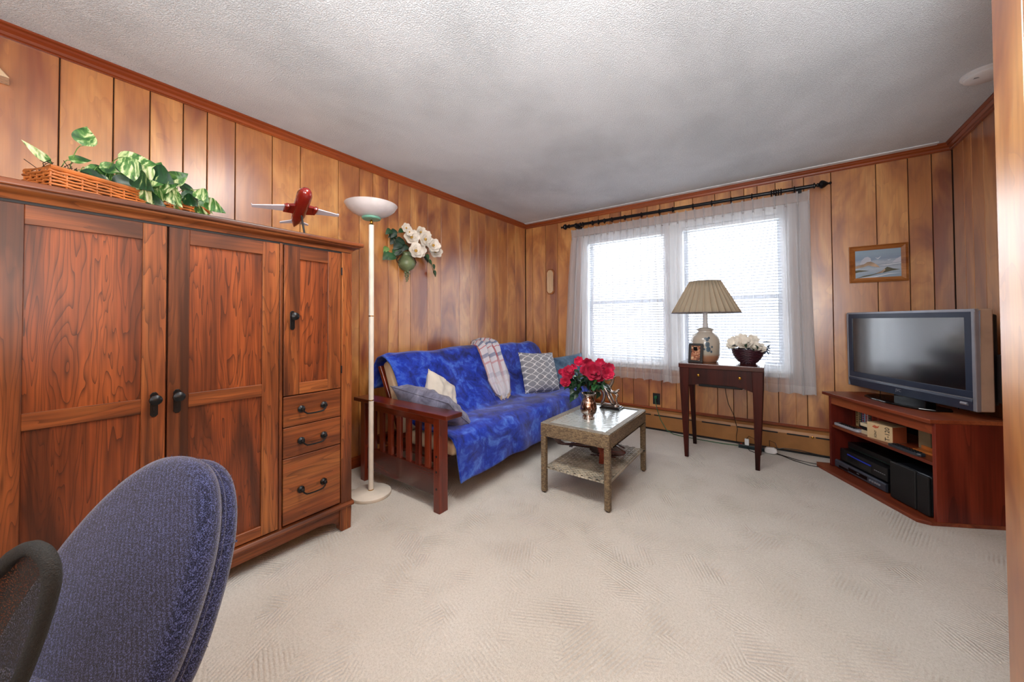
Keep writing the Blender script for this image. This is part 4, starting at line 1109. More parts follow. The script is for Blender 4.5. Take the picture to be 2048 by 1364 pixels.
sm_.tube(sp((1.53,.625,0),(1.55,.61,0),(1.58,.60,0),(1.60,.57,0),(1.615,.535,0),(1.635,.50,0),(1.655,.478,0)), [0.0058, 0.0174, 0.0217, 0.0261, 0.0319, 0.0290, 0.0174], 10, flat=.55)
sm_.tube(sp((1.60,.60,.01),(1.625,.575,.01),(1.65,.575,.01),(1.675,.59,.01),(1.685,.60,.01)), [0.0203, 0.0188, 0.0232, 0.0203, 0.0058], 10, flat=.5)
sm_.tube(sp((1.65,.57,.01),(1.672,.55,.01),(1.66,.53,.01),(1.665,.50,.01),(1.68,.475,.01)), [0.0174, 0.0174, 0.0130, 0.0130, 0.0174], 8, flat=.5)
sm_.tube(sp((1.545,.474,0),(1.57,.478,0),(1.60,.476,0),(1.64,.474,0),(1.685,.474,0)), [0.0174, 0.0145, 0.0145, 0.0145, 0.0174], 10, flat=.8)
obj('figures', sm_, M['bronze'], stt, smooth='all')

# model helicopter on the shelf
hl = thing('model_helicopter', 'dark wooden model helicopter resting on the shelf of the coffee table', 'model helicopter', (1.62, 2.45, SZ+.006), math.radians(17))
hz = .0
hb = MB()
hb.add([(x, y, z) for x, w, zb, zt in ((-.06,.022,.035,.085),(-.03,.034,.02,.095),(.06,.036,.012,.095),(.13,.034,.014,.082),(.175,.022,.022,.05),(.188,.010,.03,.042)) for y, z in ((-w, zb), (w, zb), (w*.9, zt), (-w*.9, zt))],
       [f for i in range(5) for f in [(i*4+k, i*4+(k+1) % 4, i*4+4+(k+1) % 4, i*4+4+k) for k in range(4)]]+[(0,1,2,3),(23,22,21,20)])
obj('fuselage', hb, M['helio'], hl, local=True, bevel=.006, smooth=True)
obj('cabin_roof', MB().prism([(-.06, .092), (.10, .09), (.09, .108), (-.04, .112)], 1, -.022, .022), M['helio'], hl, local=True, bevel=.004)
obj('tail_boom', MB().tube([(-.05, 0, .06), (-.15, 0, .056), (-.27, 0, .05)], [.020, .012, .007], 10), M['helio'], hl, local=True, smooth=True)
obj('tail_fin', MB().prism([(-.25, .043), (-.29, .046), (-.345, .125), (-.33, .128), (-.24, .06)], 1, -.004, .004), M['helio'], hl, local=True, bevel=.001)
obj('tail_rotor', MB().box(-.375, -.315, .006, .009, .118, .126).xf(Matrix.Translation((-.345,0,.122)) @ Matrix.Rotation(math.radians(35), 4, 'Y') @ Matrix.Translation((.345,0,-.122))), M['helio'], hl, local=True)
obj('tailplane', MB().box(-.20, -.175, -.05, .05, .05, .054), M['helio'], hl, local=True)
obj('rotor_mast', MB().tube([(.02, 0, .105), (.02, 0, .142)], .005, 8).lathe([(.014, .13), (.014, .14)], 12, (.02, 0, 0)), M['helio'], hl, local=True)
for a in (38, 128, 218, 308):
    m = MB().box(.01, .27, -.006, .006, .1355, .138); m.xf(Matrix.Translation((.02, 0, 0)) @ Matrix.Rotation(math.radians(a), 4, 'Z'))
    obj('rotor_blade', m, M['helio'], hl, local=True)
for s in (1, -1):
    wg = MB().add([(-.005, s*.03, .07), (.03, s*.03, .075), (.05, s*.06, .058), (.015, s*.06, .055), (.05, s*.165, .0), (.02, s*.165, .0), (.02, s*.03, .055), (-.0, s*.03, .05), (.035, s*.058, .035), (.01, s*.058, .035)], [(0,1,2,3),(3,2,4,5),(7,6,8,9),(9,8,4,5),(0,3,9,7),(1,2,8,6),(0,1,6,7),(3,5,9),(2,4,8)])
    obj('stub_wing', wg, M['helio_red'], hl, local=True, label='lighter red wooden stub wing')
obj('skid', MB().tube([(-.05, -.03, .006), (.12, -.03, .006)], .004, 6).tube([(-.05, .03, .006), (.12, .03, .006)], .004, 6).tube([(0, -.03, .006), (0, 0, .03)], .003, 5).tube([(0, .03, .006), (0, 0, .03)], .003, 5).tube([(.09, -.03, .006), (.09, 0, .03)], .003, 5).tube([(.09, .03, .006), (.09, 0, .03)], .003, 5), M['helio'], hl, local=True)

# ================================================================== SEWING TABLE
sw = thing('sewing_table', 'dark mahogany sewing machine table with tapered legs in front of the window', 'table', (2.29, 3.49, 0))
SX0, SX1, SY0, SY1, SZT = 2.0, 2.575, 3.265, 3.70, .775
obj('top', MB().box(SX0-.006, SX1+.006, SY0-.008, SY1+.008, SZT-.036, SZT), M['maho_x'], sw, bevel=.004)
for x, y, sx_, sy_ in ((SX0, SY0, 1, 1), (SX1, SY0, -1, 1), (SX0, SY1, 1, -1), (SX1, SY1, -1, -1)):
    w = .072; b = .028
    vs = []
    for z, k, off in ((SZT-.036, w if sy_ == 1 else .045, 0), (.56, .062 if sy_ == 1 else .042, .004), (0, b, .030)):
        d = .045 if z > .1 else .026
        xa, xb = x+sx_*off, x+sx_*(off+k); ya, yb = y+sy_*off*.4, y+sy_*(off*.4+d)
        vs += [(xa, ya, z), (xb, ya, z), (xb, yb, z), (xa, yb, z)]
    fs = [(0,1,2,3),(8,9,10,11)]+[(r*4+k, r*4+(k+1) % 4, r*4+4+(k+1) % 4, r*4+4+k) for r in (0, 1) for k in range(4)]
    obj('leg', MB().add(vs, fs), M['maho'], sw, bevel=.003)
fa = [(SX0+.06, SZT-.036), (SX0+.06, .595), (SX0+.10, .60), (SX0+.16, .613), (SX1-.18, .613), (SX1-.12, .60), (SX1-.06, .578), (SX1-.06, SZT-.036)]
obj('front_panel', MB().prism(fa, 1, SY0+.006, SY0+.022), M['maho'], sw, bevel=.002)
for x in (SX0+.012, SX1-.03): obj('side_panel', MB().box(x, x+.018, SY0+.02, SY1-.02, .60, SZT-.036), M['maho'], sw)
obj('back_panel', MB().box(SX0+.03, SX1-.03, SY1-.025, SY1-.008, .60, SZT-.036), M['maho'], sw)
obj('machine_tray', MB().prism([(2.12, .64), (2.46, .64), (2.44, .585), (2.14, .585)], 1, SY0+.05, SY1-.06), M['blackm'], sw, bevel=.006)
for x in (2.143, 2.428):
    obj('knob', MB().lathe([(.004, 0), (.004, -.008), (.010, -.012), (.011, -.018), (.006, -.022), (0, -.023)], 14, (x, SY0+.006, .683), 1), M['brass'], sw, smooth=True)
obj('power_cord', MB().tube([(2.29, SY1-.08, .60), (2.30, SY1-.08, .50), (2.315, SY1-.05, .40), (2.35, SY1, .3), (2.37, 3.78, .16), (2.36, 3.8, .10), (2.36, 3.8, .03), (2.42, 3.79, .05)], .0028, 6), M['black'], sw, smooth=True)

# table lamp
tlx, tly = 2.163, 3.52
tl = thing('table_lamp', 'cream ceramic table lamp with a pleated cone shade on the sewing table', 'table lamp', (tlx, tly, SZT))
o = obj('jar_body', MB().lathe([(0, 0), (.085, 0), (.092, .006), (.104, .035), (.113, .07), (.114, .15), (.112, .19), (.098, .225), (.075, .243), (.06, .252), (.058, .262), (.066, .268), (.07, .276), (.05, .288), (.02, .295), (0, .297)], 40), M['ceramic'], tl, local=True, smooth=True)
obj('lamp_neck', MB().lathe([(.022, .293), (.022, .32), (.019, .335), (.019, .42)], 16), M['white'], tl, local=True, smooth=True)
sh = MB(); NP = 32
def shade(a, b):
    t = 2*PI*a; ph = a*NP % 1
    r = .268*(1-b)+.122*b; r *= 1-.055*(abs(math.cos(PI*a*NP))**.7)*1.0
    z = .418+.272*b
    return (r*math.cos(t), r*math.sin(t), z)
sh.grid(shade, NP*6, 4, cu=True)
obj('pleated_shade', sh, M['shadecloth'], tl, local=True, smooth=True, thick=.0015)
for b, n_ in ((0.0, 'lower_trim'), (1.0, 'upper_trim')):
    obj(n_, MB().tube([(lambda p: (p[0]*1.004, p[1]*1.004, p[2]))(shade(k/(NP*6), b)) for k in range(NP*6)], .0022, 5, closed=True), M['shadeedge'], tl, local=True, smooth='all')
pk = MB()
for k in range(NP):
    a = (k+.5)/NP
    pk.tube([(lambda p: (p[0]*1.006, p[1]*1.006, p[2]))(shade(a, b)) for b in (0, .5, 1)], .0012, 4)
obj('pleat_piping', pk, M['mattress'], tl, local=True)
# painted leaves on the ceramic, facing the room
lf = MB(); ang0 = math.atan2(-tly, 2.644-tlx)+.12
def on_jar(a, z, r=.1145): return (r*math.cos(a), r*math.sin(a), z)
for a, z, s in ((-.02, .192, .016), (.10, .205, .010), (-.14, .20, .010), (0.0, .150, .022), (.05, .110, .022), (-.05, .165, .008), (.25, .09, .010), (-.2, .11, .009), (.3, .13, .009)):
    pts = []
    for k in range(10):
        t = 2*PI*k/10; rr_ = s*(1-.25*math.cos(2*t))
        pts.append(on_jar(ang0+a+rr_*math.cos(t)/.114, z+rr_*math.sin(t)*.85, .1147))
    lf.add(pts, [tuple(range(10))])
obj('painted_leaves', lf, M['ceramicleaf'], tl, local=True)

# photo frame
pfm = thing('photo_frame', 'small black picture frame standing before the ceramic lamp', 'picture frame', (2.105, 3.36, SZT), math.radians(-8))
tilt = Matrix.Rotation(math.radians(-12), 4, 'X')
m = MB().box(-.055, .055, -.006, .006, 0, .018).box(-.055, .055, -.006, .006, .142, .16).box(-.055, -.035, -.006, .006, .018, .142).box(.035, .055, -.006, .006, .018, .142)
obj('border', m.xf(tilt), M['black'], pfm, local=True, bevel=.002)
def photo():
    t = NT('snapshot'); v = t.coords((1,1,1)); n = t.noise(v, 45, 4, .7, 1.0)
    return t.set(t.ramp(n, [(.35, srgb('33180f')), (.5, srgb('a05a38')), (.62, srgb('d9c09a'))]), .3)
obj('picture', MB().box(-.036, .036, -.002, .004, .017, .143).xf(tilt), photo(), pfm, local=True)
obj('easel_leg', MB().prism([(.004, .13), (.008, .13), (.07, 0), (.062, 0)], 0, -.015, .015), M['black'], pfm, local=True)

# basket of white roses
bx_, by_ = 2.468, 3.53
rb = thing('rose_basket', 'round dark wicker bowl of white cloth roses on the sewing table', 'flower basket', (bx_, by_, SZT))
m = MB()
for k in range(13):
    t = k/12; z = .005+.108*t; r = .052+.058*math.sin(t*PI/2)**.8
    m.tube([(r*math.cos(a)+.002*math.cos(a)*math.sin(a*16+k*PI), r*math.sin(a)+.002*math.sin(a)*math.sin(a*16+k*PI), z) for a in [2*PI*j/64 for j in range(64)]], .0046, 5, closed=True)
obj('weave', m, M['darkcane'], rb, local=True, smooth='all')
obj('bowl', MB().lathe([(0, 0), (.048, .002), (.075, .03), (.096, .07), (.103, .11), (.095, .105), (.0, .09)], 24), M['darkcane'], rb, local=True, smooth=True)
WR = [(-.085,-.02,.155,.048),(-.02,-.05,.16,.052),(.045,-.06,.135,.038),(-.04,.01,.185,.042),(.03,0,.18,.04),(-.10,.02,.14,.04),(.08,-.04,.125,.035)]
for i, (x, y, z, R) in enumerate(WR):
    c = (bx_+x, by_+y, SZT+z)
    flower(c, R*1.15, 7, (x*6+.1, -1, .7), M['petal_w'], None, rb, 4, seed=70+i, cup=.55, name='rose')
for i in range(34):
    a = rr.uniform(0, 2*PI); r = rr.uniform(.03, .13); x, y, z = r*math.cos(a)*1.1, r*math.sin(a)*.8, .12+rr.uniform(-.015, .075)*(1-r*2)
    if i > 26: x, y, z = .12+rr.uniform(-.01, .03), -.02+rr.uniform(-.03, .03), .13+rr.uniform(-.05, .03)
    L = rr.uniform(.035, .06)
    mm = leaf(L, L*.55, .4, .2, nu=4, nv=2); orient(mm, (bx_+x, by_+y, SZT+z), a, math.radians(rr.uniform(-40, 40)), rr.uniform(-.6, .6))
    obj('leaf', mm, M['slatevelvet'] if i % 3 == 0 or i > 26 else M['greend'], rb, smooth='all')

# ------------------------------------------------------------------ seascape on the back wall
pt = thing('dune_painting', 'small framed seascape of dunes and gulls on the back wall', 'painting', (3.312, RD, 1.567))
px0, px1, pz0, pz1 = 3.142, 3.478, 1.420, 1.710
px1 = 3.470
def fr_bar(pts_out, pts_in): pass
m = MB(); P0 = [(px0, pz0), (px1, pz0), (px1, pz1), (px0, pz1)]
rings = []
for ins, dy in ((0, -.002), (0, -.022), (.006, -.026), (.010, -.020), (.014, -.024), (.036, -.014), (.038, -.008)):
    rings.append([(px0+ins, RD+dy, pz0+ins), (px1-ins, RD+dy, pz0+ins), (px1-ins, RD+dy, pz1-ins), (px0+ins, RD+dy, pz1-ins)])
vs = [v for r in rings for v in r]; fs = [(i*4+k, i*4+(k+1) % 4, i*4+4+(k+1) % 4, i*4+4+k) for i in range(len(rings)-1) for k in range(4)]
obj('frame', m.add(vs, fs), M['frame'], pt)
cxp, czp = (px0+px1)/2, (pz0+pz1)/2
cv = obj('canvas', MB().box(px0+.034-cxp, px1-.034-cxp, -.012, -.006, pz0+.034-czp, pz1-.034-czp), M['painting'], pt, local=True)
cv.location = (cxp-3.312, 0, czp-1.567)
cw, chh = (px1-px0-.068)/2, (pz1-pz0-.068)/2
def patch(pts, mat, dy, name='brushwork'):
    return obj(name, MB().prism([(x*cw, z*chh) for x, z in pts], 1, -.012-dy, -.0119-dy*.2), mat, cv, local=True)
patch([(-.78, -.02), (-.7, .28), (-.55, .48), (-.42, .52), (-.3, .4), (-.28, .2), (-.4, .08), (-.6, 0)], M['cloud'], .0002)
patch([(.6, -.02), (.75, .2), (1, .42), (1, .02)], M['cloud'], .0002)
patch([(-1, -.3), (-1, -.12), (-.8, -.05), (-.6, .0), (-.45, .14), (-.3, .16), (-.15, .05), (0, -.12), (.1, -.3), (-.2, -.2), (-.4, -.1), (-.6, -.2)], M['dune'], .0004)
patch([(-1, -.62), (-1, -.42), (-.8, -.40), (-.5, -.46), (-.35, -.5), (-.6, -.52), (-.85, -.56)], M['duneg'], .0005)
patch([(-1, -1), (-.6, -.82), (-.2, -.74), (.1, -.62), (.25, -.45), (.4, -.28), (.5, -.33), (.65, -.42), (.95, -.5), (.6, -.56), (.3, -.66), (0, -.72), (-.3, -.84)], M['duneg'], .0006)
patch([(-.1, -.7), (.15, -.55), (.3, -.40), (.32, -.5), (.2, -.68)], M['dune'], .0008)
patch([(0, -.13), (.3, -.11), (1, -.04), (1, -.09), (.3, -.17)], M['surf'], .0003)
patch([(-.9, -.95), (-.2, -.9), (.5, -.72), (1, -.75), (.5, -.78), (-.1, -.97)], M['surf'], .0004)
patch([(-.1, .42), (0, .38), (.05, .4), (.16, .52), (.06, .34), (0, .32)], M['surf'], .0006, 'gull')
patch([(.42, .22), (.5, .2), (.55, .26), (.52, .18), (.45, .17)], M['surf'], .0006, 'gull')

# ------------------------------------------------------------------ smoke detector
sd = thing('smoke_detector', 'round white smoke detector on the ceiling beside the closet corner', 'smoke detector', (3.565, 2.93, RH))
obj('housing', MB().lathe([(.135, 0), (.135, -.012), (.125, -.02), (.118, -.024), (.118, -.036), (.105, -.046), (0, -.048)], 40, (3.565, 2.93, RH)).xf(Matrix.Translation((3.545, 2.93, RH)) @ Matrix.Scale(.62, 4) @ Matrix.Translation((-3.565, -2.93, -RH))), M['white'], sd, smooth=True)
obj('vent_slot', MB().box(3.50, 3.515, 2.90, 2.902, RH-.0300, RH-.0285).box(3.50, 3.52, 2.908, 2.910, RH-.0300, RH-.0285), M['blackm'], sd)

# ================================================================== TV STAND (own frame: x along the front, y into the corner)
SO, SA = (2.976, 3.665, 0), math.radians(-61.97)
ts = thing('tv_stand', 'cherry corner television stand with two open shelves', 'tv stand', SO, SA)
TW, TD, TZ = .797, .385, .575
obj('side_panel', MB().box(0, .018, .0, TD-.06, .02, TZ-.022), M['tvwood'], ts, local=True, bevel=.001, bseg=1)
obj('side_panel', MB().box(TW-.02, TW, .0, TD, .02, TZ-.022), M['tvwood'], ts, local=True, bevel=.001, bseg=1)
obj('top', MB().prism([(-.035, -.025), (TW+.0, -.025), (TW+.004, TD), (.10, TD), (-.035, TD-.12)], 2, TZ-.022, TZ), M['tvwood_x'], ts, local=True, bevel=.003)
obj('top_rail', MB().box(.018, TW-.02, .004, .02, TZ-.085, TZ-.022), M['tvwood_x'], ts, local=True, bevel=.001)
obj('shelf', MB().box(.018, TW-.02, .01, TD-.01, .315, .333), M['tvwood_x'], ts, local=True, bevel=.001)
obj('base', MB().prism([(-.06, -.055), (-.01, -.085), (TW-.03, -.075), (TW+.002, -.03), (TW+.002, TD), (0, TD-.06)], 2, 0, .02), M['tvwood_x'], ts, local=True, bevel=.002)
obj('back_panel', MB().box(.0, TW, TD-.005, TD, .02, TZ-.022), M['blackm'], ts, local=True)

def s_thing(name, label, cat, x, y, z, rot=0, group=None):
    c, s = math.cos(SA), math.sin(SA)
    return thing(name, label, cat, (SO[0]+x*c-y*s, SO[1]+x*s+y*c, z), SA+rot, group or {'videotape': 'videotapes standing on the stand shelf', 'remote control': 'remote controls on the stand shelf'}.get(cat))

# television: front plane 0.2 m behind the stand's front
tv = s_thing('television', 'flat television with silver frame, dark screen and black stand on the corner unit', 'television', .36, .20, TZ)
def T(x, y, z): return (x, y, z)
tx0, tx1, tz0, tz1 = -.447, .438, .047, .607
m = MB().box(tx0, tx1, 0.012, .085, tz0, tz1)
obj('housing', m, M['tvback'], tv, local=True, bevel=.008)
obj('rear_cover', MB().box(tx0+.03, tx1-.02, .085, .125, tz0+.03, tz1-.03), M['blackm'], tv, local=True, bevel=.01)
# silver bezel ring
m = MB(); bz = .012
for a in ((tx0, tx1, tz1-bz, tz1), (tx0, tx0+bz, tz0, tz1-bz), (tx1-bz*1.6, tx1, tz0+.0, tz1-bz)): m.box(a[0], a[1], -.004, .02, a[2], a[3])
obj('silver_edge', m, M['silver'], tv, local=True, bevel=.004)
m = MB()
bi = (tx0+.045, tx1-.055, .155, tz1-.045)
for a in ((tx0+bz, tx1-bz*1.6, bi[3], tz1-bz), (tx0+bz, bi[0], bi[2], bi[3]), (bi[1], tx1-bz*1.6, bi[2], bi[3]), (tx0+bz, tx1-bz*1.6, .118, bi[2])): m.box(a[0], a[1], -.002, .02, a[2], a[3])
bez = plain('tv_bezel', '2b3447', .3)
obj('bezel', m, bez, tv, local=True, bevel=.002)
low = MB().add([(tx0+bz, -.002, .112), (tx1-bz*1.6, -.002, .112), (tx1-bz*1.6, -.006, .100), (tx0+bz, -.006, .100), (tx0+bz, .006, tz0), (tx1-bz*1.6, .006, tz0), (tx0+bz, .02, .112), (tx1-bz*1.6, .02, .112), (tx0+bz, .02, tz0), (tx1-bz*1.6, .02, tz0)],
  [(0,1,2,3),(3,2,5,4),(0,6,7,1),(4,5,9,8),(0,3,4,8,6),(1,7,9,5,2)])
obj('lower_bezel', low, bez, tv, local=True)
obj('trim_line', MB().box(tx0+bz, tx1-bz*1.6, -.004, .01, .1125, .117), M['silver'], tv, local=True)
obj('screen', MB().box(bi[0], bi[1], .003, .012, bi[2], bi[3]), M['screen'], tv, local=True)
text('logo', 'JVC', .026, M['silver'], tv, Matrix.Translation((-.02, -.0045, .079)) @ Matrix.Rotation(math.radians(90), 4, 'X'))
obj('sensor_window', MB().tube([(.36, -.002, .082), (.395, -.002, .082)], .009, 12), M['silver'], tv, local=True)
obj('neck', MB().box(-.10, .12, .03, .09, .008, .06), M['blackgl'], tv, local=True, bevel=.005)
bpts = [(-.24, -.03), (-.2, -.075), (-.1, -.105), (.02, -.115), (.12, -.105), (.2, -.075), (.25, -.03), (.25, .06), (.2, .1), (-.2, .1), (-.24, .06)]
obj('stand_foot', MB().prism(bpts, 2, 0, .012), M['blackgl'], tv, local=True, bevel=.004)
sp_ = MB().box(tx1+.002, tx1+.02, .09, .14, .10, .36)
cp = obj('control_panel', sp_, M['black'], tv, local=True, bevel=.003)
bt = MB()
for k in range(6): bt.box(tx1+.0205, tx1+.0225, .10, .12, .32-k*.026, .328-k*.026)
obj('button', bt, M['silver'], cp, local=True)

# remotes
def remote(name, label, x, y, z, rot, L, Wd, mat, bmat):
    t = s_thing(name, label, 'remote control', x, y, z, rot)
    obj('case', MB().prism([(-L/2, -Wd/2+.006), (-L/2+.008, -Wd/2), (L/2-.015, -Wd/2), (L/2, -Wd/2+.012), (L/2, Wd/2-.012), (L/2-.015, Wd/2), (-L/2+.008, Wd/2), (-L/2, Wd/2-.006)], 2, 0, .018), mat, t, local=True, bevel=.004)
    b = MB()
    for i in range(9):
        for j in range(3): b.box(-L/2+.02+i*.018, -L/2+.03+i*.018, -Wd*.32+j*Wd*.27, -Wd*.32+j*Wd*.27+.007, .0178, .021)
    obj('button', b, bmat, t, local=True)
remote('remote_control', 'silver grey remote control at the shelf edge near the videotapes', .125, .045, .3335, math.radians(2), .215, .048, plain('remote_grey', '9fa0a6', .4), M['black'])
remote('remote_control', 'black remote control lying on the shelf above the speaker', .59, .03, .3335, math.radians(1), .20, .048, plain('remote_black', '2a3038', .3), M['blackm'])
# videotapes standing at the back of the shelf
for i, (x, w, col, nm) in enumerate([(.03, .026, 'b79b6c', 'tan'), (.058, .026, '2a2a2c', 'black'), (.086, .026, '7aa2c8', 'light blue'), (.114, .026, 'c9bfc0', 'white and pink'), (.142, .026, '3a2f30', 'dark brown'), (.172, .06, 'a13a28', 'orange red')]):
    t = s_thing('videotape', f'{nm} videotape case standing in the row on the upper shelf', 'videotape', x, .16, .3335, 0, 'videotapes standing on the stand shelf')
    obj('sleeve', MB().box(0, w, 0, .105, 0, .165 if i != 0 else .17), plain('tape_'+str(i), col, .4), t, local=True, bevel=.0015, bseg=1)
    sm = MB(); rr = random.Random(90+i)
    z = .02
    while z < .145:
        h = rr.uniform(.004, .012); sm.box(w*.25, w*.75, -.0006, .0, z, z+h); z += h+rr.uniform(.003, .008)
    obj('spine_print', sm, plain('tapeprint_'+str(i), ['5a4020', 'b9a27a', 'b02a30', 'c03040', '9a8060', '5a1810'][i], .5), t, local=True)
t = s_thing('boxed_tape_stack', 'two cream boxed cassettes lying beside the open shelf tapes', 'box', .232, .05, .3335, math.radians(4))
obj('box', MB().box(0, .10, 0, .12, 0, .027), plain('cream_box', 'c9b898', .6), t, local=True, bevel=.001)
obj('box', MB().box(.0, .09, .004, .115, .0275, .052), M['black'], t, local=True, bevel=.001)
obj('box', MB().box(-.008, .095, .0, .12, .0525, .074), plain('cream_box2', 'd3c4a4', .6), t, local=True, bevel=.001)
t = s_thing('tape_pack', 'cream cardboard pack of blank tapes printed T-120 at the shelf edge', 'box', .318, .022, .3335, math.radians(16))
obj('carton', MB().box(0, .145, 0, .11, 0, .105), plain('carton_cream', 'cfb48a', .6), t, local=True, bevel=.0015)
obj('orange_side', MB().box(.1452, .146, .002, .108, .002, .103), plain('carton_orange', 'a8502c', .6), t, local=True)
R90 = Matrix.Rotation(math.radians(90), 4, 'X')
text('print', 'T-120', .036, M['blackm'], t, Matrix.Translation((.118, -.0006, .052)) @ R90 @ Matrix.Rotation(math.radians(90), 4, 'Z'))
text('print', 'SONY', .018, M['blackm'], t, Matrix.Translation((.05, -.0006, .035)) @ R90 @ Matrix.Rotation(math.radians(90), 4, 'Z'))
obj('emblem', MB().prism([(.03, .08), (.045, .092), (.06, .086), (.072, .094), (.066, .078), (.05, .072)], 1, -.0007, 0), plain('emblem_red', 'b8583a', .6), t, local=True)
t = s_thing('videotape', 'cream videotape standing alone on the shelf behind the black remote', 'videotape', .50, .17, .3335)
obj('sleeve', MB().box(0, .075, 0, .10, .0, .12), plain('tape_cream', '9a8a6a', .5), t, local=True, bevel=.001)
t = s_thing('videotape', 'thin pale videotape upright at the speaker end of the shelf', 'videotape', .63, .17, .3335)
obj('sleeve', MB().box(0, .022, 0, .10, .0, .13), plain('tape_pale', '8a8474', .5), t, local=True, bevel=.001)
t = s_thing('videotape', 'purple videotape upright against the side of the stand', 'videotape', .72, .10, .3335)
obj('sleeve', MB().box(0, .028, 0, .10, .0, .13), plain('tape_purple', '3a2440', .5), t, local=True, bevel=.001)
t = s_thing('wooden_case', 'small open amber wooden case lying behind the black remote', 'case', .56, .085, .3335, math.radians(8))
obj('tray', MB().box(0, .17, 0, .07, 0, .012), M['cane'], t, local=True, bevel=.002)
obj('lid', MB().prism([(.0, .012), (.0, .03), (.17, .018), (.17, .012)], 1, .055, .068), M['cane'], t, local=True, bevel=.001)

# players
t = s_thing('dvd_player', 'silver fronted disc player at the bottom of the stand', 'disc player', .03, .015, .0205)
obj('housing', MB().box(0, .43, .012, .30, .004, .056), M['black'], t, local=True, bevel=.002)
obj('front_panel', MB().prism([(.0, .008), (.0, .05), (.006, .058), (.014, .058), (.014, .004)], 0, 0, .43), plain('player_grey', '4a4f5c', .3, .4), t, local=True)
obj('disc_tray', MB().box(.13, .29, -.0012, .002, .020, .044), M['blackgl'], t, local=True)
obj('display', MB().box(.04, .125, -.0012, .002, .012, .028), M['blackgl'], t, local=True)
b = MB()
for x in (.315, .335, .352, .37, .385): b.lathe([(.007, 0), (.007, -.004), (0, -.0045)], 10, (x, 0, .032), 1)
obj('button', b, M['silver'], t, local=True)
text('print', 'DVD', .009, M['silver'], t, Matrix.Translation((.215, -.0016, .034)) @ R90)
t = s_thing('video_recorder', 'black video recorder with a blue stripe stacked on the disc player', 'video recorder', .045, .04, .0775)
obj('housing', MB().box(0, .40, 0, .29, .004, .092), M['black'], t, local=True, bevel=.004)
obj('blue_stripe', MB().tube([(.075+.2*k/8, -.002-.004*math.sin(PI*k/8), .068-.006*k/8) for k in range(9)], .0045, 6), plain('blue_strip', '2238b0', .3), t, local=True)
obj('cassette_flap', MB().box(.07, .28, -.0015, .002, .02, .055), M['blackgl'], t, local=True)
b = MB()
for k in range(6): b.box(.30+k*.015, .309+k*.015, -.002, .001, .045, .049)
obj('button', b, M['silver'], t, local=True)
t = s_thing('receiver', 'thin black receiver box topmost in the stack of players', 'receiver', .05, .09, .172)
obj('housing', MB().box(0, .36, 0, .22, .0, .045), M['black'], t, local=True, bevel=.003)
obj('green_line', MB().box(.01, .35, -.001, .001, .008, .011), plain('green_line', '18352e', .3), t, local=True)

sk_ = s_thing('speaker', 'black box speaker on the base of the stand beside the players', 'speaker', .515, -.005, .0205, math.radians(0))
obj('cabinet', MB().box(.012, .235, .02, .25, 0, .225), plain('speaker_black', '10141a', .35), sk_, local=True, bevel=.012, bseg=3)
obj('grille', MB().box(0, .165, 0, .02, .005, .228), M['blackm'], sk_, local=True, bevel=.008, bseg=3)
obj('side_grille', MB().box(.17, .24, .002, .02, .005, .222), M['blackm'], sk_, local=True, bevel=.006)

# ================================================================== SOCKET, CORDS, POWER STRIP
oy = RD
ot = thing('wall_outlet', 'black double wall outlet with a green plug in the panelling', 'outlet', (1.64, oy, .31))
obj('plate', MB().box(1.602, 1.675, oy-.006, oy-.0005, .252, .368), M['blackm'], ot, bevel=.002)
obj('socket', MB().lathe([(.016, -.006), (.015, -.009), (0, -.009)], 16, (1.638, oy, .285), 1), M['black'], ot)
gc = thing('extension_cord', 'green extension cord plugged in the outlet and running along the heater', 'cord', (1.64, oy-.02, .33))
obj('plug', MB().box(1.625, 1.652, oy-.045, oy-.007, .318, .345), M['cord_g'], gc, bevel=.005)
obj('cable', MB().tube([(1.638, oy-.045, .33), (1.645, oy-.075, .30), (1.665, oy-.088, .22), (1.70, oy-.095, .12), (1.76, oy-.11, .03), (1.83, oy-.13, .008), (1.95, oy-.15, .006), (2.10, oy-.16, .006), (2.25, oy-.16, .006), (2.372, oy-.16, .012)], .0035, 6), M['cord_g'], gc, smooth=True)
ps = thing('power_strip', 'black power strip on the carpet behind the sewing table leg', 'power strip', (2.48, 3.80, 0))
obj('body', MB().box(2.375, 2.60, 3.775, 3.825, 0, .032), plain('strip_black', '0f2328', .4), ps, bevel=.004)
obj('switch', MB().lathe([(.007, .032), (.006, .040), (0, .041)], 10, (2.395, 3.80, 0)), plain('switch_red', 'b02020', .4), ps)
for x in (2.43, 2.52, 2.55): obj('outlet', MB().lathe([(.012, .0315), (.012, .0325), (0, .0325)], 12, (x, 3.80, 0)), M['blackm'], ps)
ad = thing('adapter', 'small upright white plug adapter on the power strip', 'adapter', (2.438, 3.79, .0325), 0, 'white plug adapters on the power strip')
obj('body', MB().box(2.422, 2.455, 3.775, 3.805, .0325, .085), M['white'], ad, bevel=.004)
obj('cable', MB().tube([(2.438, 3.79, .085), (2.45, 3.83, .10), (2.49, 3.85, .08), (2.50, 3.84, .01), (2.56, 3.85, .006)], .0022, 5), M['black'], ad)
ad = thing('adapter', 'larger rounded white plug adapter resting at the end of the power strip', 'adapter', (2.615, 3.77, .02), 0, 'white plug adapters on the power strip')
obj('body', MB().prism([(2.565, .012), (2.58, .004), (2.635, .004), (2.655, .02), (2.65, .045), (2.63, .055), (2.58, .052), (2.565, .035)], 1, 3.735, 3.775), M['white'], ad, bevel=.008, bseg=3)
obj('cable', MB().tube([(2.60, 3.775, .045), (2.60, 3.83, .09), (2.64, 3.85, .07), (2.66, 3.83, .02)], .0022, 5), M['black'], ad)
